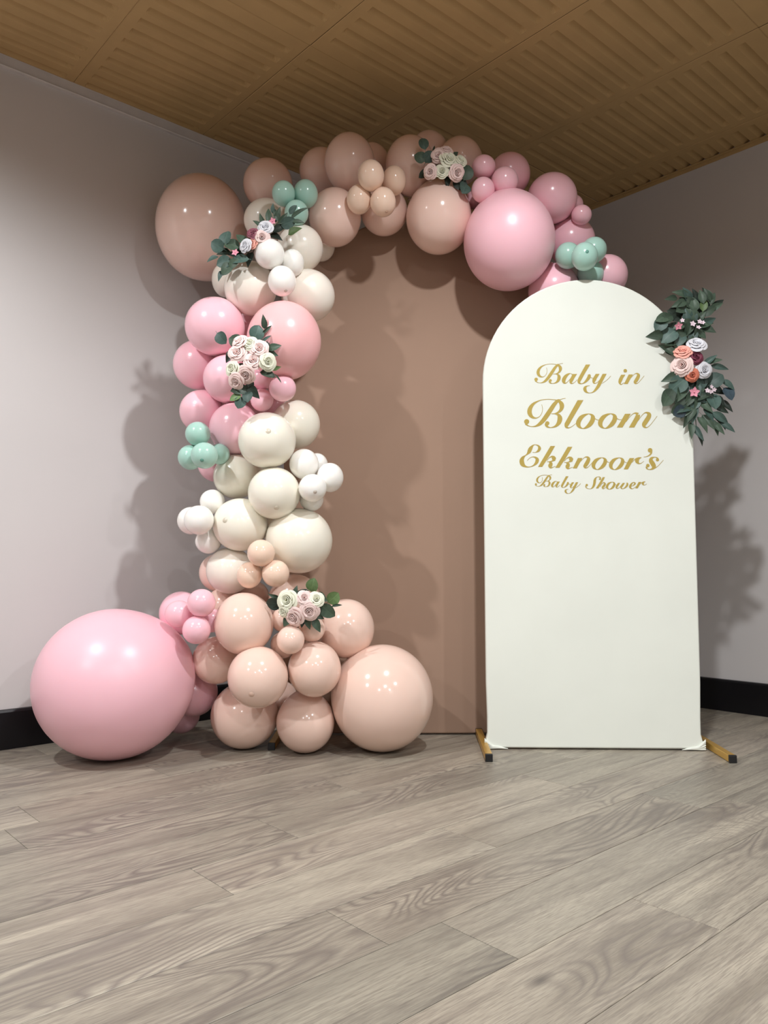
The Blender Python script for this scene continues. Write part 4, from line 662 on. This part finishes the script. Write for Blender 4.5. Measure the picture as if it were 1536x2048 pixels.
# centre, label, group, roses (x, z, radius, colour), leaves (x, z, angle, length, width, kind, colour), blossoms; in mm
SPRAYS = [
((0.241, 2.95, 2.264),'pink and cream rose bouquet with dark leaves on top of the arch','rose bouquets on the garland',
 [(-25.4,19.6,27.4,'p'),(3.9,37.1,23.5,'p'),(11.7,0.0,33.2,'w'),(58.7,-2.0,23.5,'w'),(-56.7,-45.0,25.4,'p'),(-13.7,-45.0,25.4,'w'),(43.0,-46.9,29.3,'p')],
 [(-84.1,76.2,105,46.9,33.2,'r','e'),(-97.8,19.6,150,43.0,39.1,'r','g'),(-64.5,23.5,60,43.0,37.1,'r','e'),(-45.0,45.0,80,50.8,7.8,'t','g'),(-78.2,-39.1,200,46.9,39.1,'r','d'),(84.1,-41.1,70,54.7,46.9,'r','g'),(76.2,-103.6,250,46.9,43.0,'r','e'),(52.8,-82.1,300,50.8,31.3,'r','d'),(19.6,-37.1,210,31.3,23.5,'p','g'),(-35.2,-19.6,190,43.0,27.4,'p','d'),(29.3,-9.8,30,43.0,27.4,'p','d'),(68.4,-72.3,330,46.9,27.4,'p','d'),(9.8,-72.3,270,39.1,23.5,'p','d'),(35.2,29.3,40,43.0,23.5,'p','g')],
 []),
((-0.476, 2.735, 1.415),'nine-rose pink and cream bouquet beside the large salmon balloon','rose bouquets on the garland',
 [(-33.8,69.4,26.7,'p'),(3.6,62.3,24.9,'w'),(35.6,42.7,30.3,'p'),(-41.0,30.3,30.3,'p'),(12.5,0.0,30.3,'p'),(64.1,-3.6,28.5,'w'),(-57.0,-26.7,26.7,'w'),(-10.7,-46.3,30.3,'p'),(-44.5,-69.4,26.7,'p')],
 [(-103.3,87.2,310,44.5,37.4,'r','e'),(-51.6,76.6,160,46.3,42.7,'r','g'),(23.1,108.6,70,49.9,46.3,'r','e'),(48.1,147.8,95,46.3,19.6,'p','g'),(57.0,117.5,40,42.7,10.7,'t','g'),(53.4,80.1,45,49.9,10.7,'t','e'),(87.2,55.2,20,46.3,24.9,'p','g'),(76.6,32.1,340,42.7,24.9,'p','g'),(53.4,62.3,60,42.7,28.5,'p','d'),(92.6,-19.6,10,32.1,16.0,'p','b'),(64.1,-42.7,345,49.9,26.7,'r','g'),(-21.4,19.6,110,42.7,26.7,'p','g'),(-28.5,-12.5,20,35.6,21.4,'p','g'),(-74.8,24.9,240,46.3,30.3,'p','d'),(-35.6,-97.9,190,57.0,32.1,'r','g'),(12.5,-105.1,310,53.4,32.1,'p','d'),(-7.1,-122.9,270,39.2,33.8,'r','e'),(-51.6,-126.4,200,39.2,24.9,'r','b'),(-33.8,-144.2,250,39.2,35.6,'r','e'),(0.0,-83.7,280,42.7,28.5,'p','d'),(8.9,87.2,80,42.7,24.9,'p','d'),(99.7,-57.0,310,35.6,5.3,'t','g')],
 []),
((-0.289, 2.775, 0.55),'pink and cream rose bouquet near the floor amid peach balloons','rose bouquets on the garland',
 [(-49.5,21.2,33.6,'w'),(-61.9,-15.9,21.2,'w'),(7.1,28.3,24.8,'p'),(49.5,23.0,26.5,'w'),(-24.8,-33.6,33.6,'p'),(26.5,-14.1,31.8,'p')],
 [(-24.8,49.5,80,42.4,23.0,'p','g'),(0.0,46.0,20,42.4,24.8,'r','e'),(35.4,74.3,80,44.2,40.7,'r','b'),(67.2,30.1,330,46.0,30.1,'p','g'),(109.6,28.3,40,44.2,42.4,'r','b'),(120.3,1.8,10,35.4,8.8,'t','g'),(90.2,-17.7,320,53.1,42.4,'r','g'),(-104.3,8.8,180,49.5,40.7,'r','d'),(-102.6,35.4,160,38.9,14.1,'p','g'),(-69.0,-24.8,170,31.8,17.7,'p','g'),(-54.8,-53.1,235,42.4,28.3,'p','g'),(21.2,-56.6,280,46.0,26.5,'p','g'),(51.3,-67.2,295,49.5,26.5,'p','g'),(58.4,-35.4,330,38.9,21.2,'p','g'),(70.7,0.0,10,46.0,21.2,'p','d'),(-79.6,0.0,200,46.0,24.8,'p','d'),(-1.8,-56.6,270,35.4,21.2,'p','d')],
 []),
((-0.464, 2.8, 1.887),"eucalyptus spray with white, mauve and pink flowers at the arch's upper left",'mixed flower sprays',
 [(31.3,44.2,25.8,'x'),(-12.9,20.3,22.1,'m'),(18.4,5.5,25.8,'p'),(-16.6,-16.6,20.3,'c'),(-38.7,-25.8,24.0,'x')],
 [(16.6,77.4,115,51.6,18.4,'p','g'),(40.5,95.8,95,55.3,22.1,'p','g'),(55.3,123.5,90,33.2,14.7,'p','e'),(73.7,101.3,70,51.6,20.3,'p','g'),(129.0,119.8,50,36.9,20.3,'r','e'),(154.8,106.9,35,73.7,16.6,'p','g'),(82.9,55.3,30,59.0,25.8,'p','d'),(112.4,68.2,20,51.6,36.9,'r','e'),(151.1,71.9,0,40.5,18.4,'p','g'),(64.5,22.1,330,55.3,25.8,'p','d'),(136.4,36.9,20,51.6,29.5,'p','b'),(94.0,84.8,50,47.9,18.4,'p','g'),(0.0,64.5,140,40.5,18.4,'p','g'),(-117.9,12.9,80,51.6,46.1,'r','e'),(-149.3,-16.6,150,47.9,42.4,'r','e'),(-94.0,-16.6,170,51.6,40.5,'r','g'),(-60.8,7.4,130,47.9,33.2,'p','g'),(-127.1,-38.7,200,47.9,29.5,'p','d'),(-165.8,-66.3,215,44.2,18.4,'p','e'),(-123.5,-79.2,200,51.6,40.5,'r','e'),(-64.5,-71.9,190,59.0,33.2,'r','e'),(-112.4,-105.0,240,51.6,33.2,'r','g'),(-136.4,-130.8,255,40.5,16.6,'p','e'),(-31.3,-64.5,250,51.6,29.5,'p','d'),(-82.9,-42.4,190,55.3,25.8,'p','d'),(-90.3,-90.3,230,47.9,29.5,'p','g'),(47.9,-3.7,340,47.9,25.8,'p','d'),(-68.2,-29.5,170,44.2,25.8,'p','d'),(66.9,100.9,110.59926183730856,49.0,20.3,'p','g'),(-75.1,-45.2,159.18024804108023,42.0,25.8,'p','d')],
 [(57.1,68.2,14.7,'k'),(-79.2,-49.8,14.7,'k')]),
((1.189, 2.945, 1.448),"eucalyptus spray with coral, burgundy and white roses on the white board's edge",'mixed flower sprays',
 [(6.8,82.0,32.6,'x'),(-46.8,53.4,30.7,'c'),(-2.2,33.8,28.7,'u'),(-48.6,3.5,36.4,'p'),(30.0,-14.4,28.7,'x'),(-14.7,-34.0,23.0,'o')],
 [(-80.7,269.3,190,49.8,23.0,'p','g'),(-50.3,247.9,200,57.5,30.7,'p','g'),(-41.4,289.0,165,61.3,26.8,'p','g'),(-18.2,285.4,120,57.5,34.5,'p','e'),(-14.7,256.8,150,65.2,38.3,'p','g'),(17.5,287.2,120,49.8,21.1,'p','d'),(37.1,278.3,100,53.7,26.8,'p','g'),(58.5,285.4,115,49.8,26.8,'p','g'),(79.9,271.1,70,46.0,21.1,'p','g'),(92.4,239.0,25,53.7,24.9,'p','g'),(6.8,247.9,100,53.7,30.7,'p','g'),(63.9,221.2,30,57.5,34.5,'p','g'),(44.2,247.9,80,53.7,26.8,'p','b'),(-53.9,222.9,170,57.5,38.3,'r','d'),(-64.6,201.5,190,53.7,34.5,'p','d'),(-112.8,192.6,200,61.3,34.5,'r','g'),(-125.3,165.8,230,49.8,44.1,'r','e'),(-146.7,124.8,190,61.3,34.5,'p','g'),(-93.2,124.8,220,65.2,57.5,'r','e'),(-102.1,76.6,170,65.2,26.8,'p','g'),(-86.0,60.6,320,61.3,26.8,'p','g'),(-59.3,83.8,260,49.8,34.5,'p','g'),(-23.6,192.6,100,69.0,30.7,'p','e'),(5.0,205.1,90,53.7,26.8,'p','e'),(33.5,199.7,50,53.7,26.8,'p','g'),(58.5,178.3,20,57.5,30.7,'p','e'),(56.7,149.8,330,57.5,30.7,'p','g'),(-18.2,149.8,250,53.7,34.5,'p','g'),(-43.2,135.5,210,53.7,38.3,'r','g'),(1.4,121.2,270,49.8,34.5,'p','e'),(-50.3,107.0,240,49.8,34.5,'r','e'),(-30.7,107.0,270,53.7,30.7,'p','d'),(21.0,135.5,300,49.8,30.7,'p','d'),(-3.9,178.3,110,49.8,30.7,'p','d'),(38.9,185.5,70,49.8,30.7,'p','d'),(-36.1,167.6,180,49.8,34.5,'p','d'),(-71.7,164.1,170,46.0,30.7,'p','d'),(28.2,228.3,80,57.5,34.5,'p','d'),(-7.5,224.7,120,57.5,34.5,'p','g'),(-32.5,217.6,140,53.7,30.7,'p','d'),(62.1,28.5,40,57.5,21.1,'p','e'),(99.5,-0.1,345,61.3,21.1,'p','e'),(79.9,-48.3,40,61.3,57.5,'r','e'),(26.4,-59.0,250,53.7,38.3,'r','e'),(131.7,-67.9,325,57.5,26.8,'p','e'),(128.1,-101.8,300,49.8,47.9,'r','n'),(122.7,-146.4,315,61.3,24.9,'p','d'),(106.7,-160.7,330,53.7,21.1,'p','d'),(71.0,-128.6,280,61.3,49.8,'r','e'),(37.1,-119.6,340,65.2,34.5,'p','e'),(-64.6,-67.9,220,69.0,57.5,'r','e'),(-91.4,-41.1,200,65.2,34.5,'p','g'),(-105.7,-119.6,240,61.3,47.9,'r','g'),(-53.9,-123.2,240,61.3,42.2,'r','g'),(-43.2,-89.3,250,65.2,38.3,'p','e'),(-61.0,-171.4,210,46.0,42.2,'r','n'),(-39.6,-162.5,200,65.2,26.8,'p','e'),(-21.8,-126.8,240,53.7,30.7,'p','g'),(8.5,-85.7,290,49.8,34.5,'p','e'),(-7.5,-178.5,260,72.8,34.5,'p','e'),(-18.2,-242.8,265,61.3,24.9,'p','g'),(8.5,-253.5,295,65.2,21.1,'p','e'),(28.2,-221.3,300,65.2,24.9,'p','g'),(49.6,-210.6,300,69.0,24.9,'p','g'),(76.3,-232.0,290,61.3,21.1,'p','g'),(96.0,-196.4,325,69.0,26.8,'p','e'),(122.7,-232.0,325,57.5,23.0,'p','e'),(42.4,-150.0,310,57.5,30.7,'p','g'),(53.2,-182.1,300,57.5,34.5,'p','e'),(-2.2,-146.4,230,53.7,30.7,'p','e'),(-14.7,-60.8,260,49.8,30.7,'p','d'),(-64.6,-107.1,230,53.7,30.7,'p','d'),(13.9,-125.0,280,53.7,34.5,'p','d'),(92.4,-85.7,330,53.7,30.7,'p','d'),(-32.5,-199.9,250,65.2,28.7,'p','g'),(56.7,-92.9,300,49.8,30.7,'p','d'),(99.5,-128.6,310,49.8,26.8,'p','d'),(49.6,-60.8,30,46.0,26.8,'p','d'),(35.9,263.0,113.40770978232318,51.0,26.8,'p','d'),(57.4,294.1,118.93847733123374,47.3,26.8,'p','d'),(70.1,278.7,107.47108346276967,43.7,21.1,'p','g'),(102.7,251.5,35.570726841950496,51.0,24.9,'p','d'),(23.1,265.0,124.62343327249069,51.0,30.7,'p','d'),(60.1,246.6,96.0047429525533,51.0,26.8,'p','d'),(-37.7,233.4,211.85867518511975,54.6,38.3,'r','g'),(-69.4,213.1,158.11317185866142,51.0,34.5,'p','d'),(-101.8,189.6,208.63810554902318,58.3,34.5,'r','g'),(-86.4,135.7,217.52845148310232,61.9,57.5,'r','d'),(-85.7,93.1,192.4815520062146,61.9,26.8,'p','g'),(-76.1,65.2,327.0666946151187,58.3,26.8,'p','d'),(49.7,167.3,16.598482437389812,54.6,30.7,'p','g'),(-19.5,146.7,275.28884345107076,51.0,34.5,'p','g'),(16.8,135.3,255.66664819538,47.3,34.5,'p','g'),(-16.1,105.4,253.12053324086162,51.0,30.7,'p','g'),(31.3,131.1,319.9021536262759,47.3,30.7,'p','g'),(23.3,168.7,73.01776672247509,47.3,30.7,'p','g'),(-27.8,173.0,157.5187972263236,47.3,34.5,'p','g'),(-55.2,159.3,197.1497987540124,43.7,30.7,'p','g'),(0.5,209.2,131.7359364083755,54.6,34.5,'p','g'),(-34.8,229.7,171.02605073048267,51.0,30.7,'p','g'),(76.6,24.3,10.23609182119877,54.6,21.1,'p','g'),(18.6,-57.9,286.1674422263024,51.0,38.3,'r','d'),(22.9,-111.8,365.38170739508456,61.9,34.5,'p','g'),(-54.4,-62.9,227.87358812810226,65.5,57.5,'r','d'),(-98.6,-112.1,238.7116701441799,58.3,47.9,'r','g'),(-54.3,-101.4,247.6873461099653,61.9,38.3,'p','g'),(-68.9,-164.1,210.03142117164526,43.7,42.2,'r','g'),(-34.7,-170.7,229.5369801429079,61.9,26.8,'p','g'),(21.2,-84.0,277.78472189669674,47.3,34.5,'p','g'),(20.2,-268.5,292.95150395823447,61.9,21.1,'p','d'),(86.0,-234.8,304.90006062596143,58.3,21.1,'p','g'),(97.8,-209.0,304.3635463329949,65.5,26.8,'p','d'),(6.8,-135.4,249.66161000555422,51.0,30.7,'p','g'),(-51.1,-93.7,272.1182461555246,51.0,30.7,'p','g'),(-2.1,-123.8,269.2268965365526,51.0,34.5,'p','d'),(-18.6,-182.7,241.4838173664331,61.9,28.7,'p','g')],
 [(-61.0,158.0,17.2,'k'),(-45.0,179.4,9.6,'l'),(-5.7,165.8,13.4,'l'),(15.7,151.6,11.5,'l'),(21.0,174.1,11.5,'l'),(33.5,170.5,9.6,'l'),(-7.5,-98.9,21.1,'k'),(42.4,-92.9,11.5,'l'),(58.5,-78.6,9.6,'l'),(69.2,-89.3,9.6,'l'),(56.7,-96.4,9.6,'l')]),
]
FACE = Matrix.Rotation(PI / 2, 3, 'X')      # local +Z towards the viewer side (-Y)
for loc, label, group, roses, leaves, stars in SPRAYS:
    rg = random.Random(label)
    sp = empty('floral_spray', loc); tag(sp, label, 'flowers', group)
    ext = max(abs(l[0]) for l in leaves) + 1; exz = max(abs(l[1]) for l in leaves) + 1
    for i, (x, z, r, c) in enumerate(roses):
        o = link('rose', shared(('rose', c), rose_core, ROSE[c]), sp)
        tilt = Euler((math.radians(rg.uniform(-14, 14) - z * 0.45), math.radians(rg.uniform(-14, 14) + x * 0.45), 0)).to_matrix()
        o.matrix_local = Matrix.Translation((x * 1e-3, -0.012 - 0.002 * (i % 3), z * 1e-3)) @ (FACE @ tilt @ Matrix.Rotation(rg.uniform(0, 6.28), 3, 'Z')).to_4x4() @ Matrix.Diagonal((r * 1.16e-3, r * 1.16e-3, r * 1.16e-3, 1))
        for k in range(5):
            p = link('petal', shared(('petal', c), lambda: petal_vf(0.3, 0.98, -0.25, 0.24, 0.86, 0.16), ROSE[c]), o)
            p.rotation_euler = (0, 0, 2 * PI * k / 5 + rg.uniform(-0.15, 0.15)); p.scale = (rg.uniform(0.94, 1.04),) * 3
    for i, (x, z, a, ln, w, kind, c) in enumerate(leaves):
        o = link('leaf', shared(('leaf', kind, c), lambda k=kind: leaf_vf(k), LEAF[c]), sp)
        dep = (0.012 if c == 'd' else 0.0) + 0.0014 * (i % 5) - 0.004
        rot = Matrix.Rotation(math.radians(a), 3, 'Z') @ Euler((math.radians(rg.uniform(-26, 26)), math.radians(rg.uniform(-24, 10)), 0)).to_matrix()
        o.matrix_local = Matrix.Translation((x * 1e-3, dep, z * 1e-3)) @ (FACE @ rot).to_4x4() @ Matrix.Diagonal((ln * 1.14e-3, w * 1.2e-3, ln * 1e-3, 1))
    for x, z, r, c in stars:
        o = link('blossom', shared(('blossom', c), star_vf, STAR[c]), sp)
        tilt = Euler((rg.uniform(-0.5, 0.5), rg.uniform(-0.5, 0.5), rg.uniform(0, 6))).to_matrix()
        o.matrix_local = Matrix.Translation((x * 1e-3, -0.014, z * 1e-3)) @ (FACE @ tilt).to_4x4() @ Matrix.Diagonal((r * 1e-3, r * 1e-3, r * 1e-3, 1))
    # wired stem that carries the leaves, from end to end behind the flowers
    far = sorted(leaves, key=lambda l: l[1]); e0, e1 = far[1], far[-2]
    pts = [Vector((e0[0] * 8e-4, 0.012, e0[1] * 9e-4)), Vector((0, 0.02, 0)), Vector((e1[0] * 8e-4, 0.012, e1[1] * 9e-4))]
    vs, fs = [], []; n = 14
    for i in range(n + 1):
        t = i / n; p = pts[0] * (1 - t) ** 2 + pts[1] * 2 * t * (1 - t) + pts[2] * t * t
        for k in range(6): vs.append(tuple(p + Vector((0.0016 * math.cos(k * PI / 3), 0.0016 * math.sin(k * PI / 3), 0))))
    for i in range(n):
        for k in range(6): fs.append((i * 6 + k, i * 6 + (k + 1) % 6, i * 6 + 6 + (k + 1) % 6, i * 6 + 6 + k))
    mesh_obj('stem', vs, fs, STEM, sp, True)
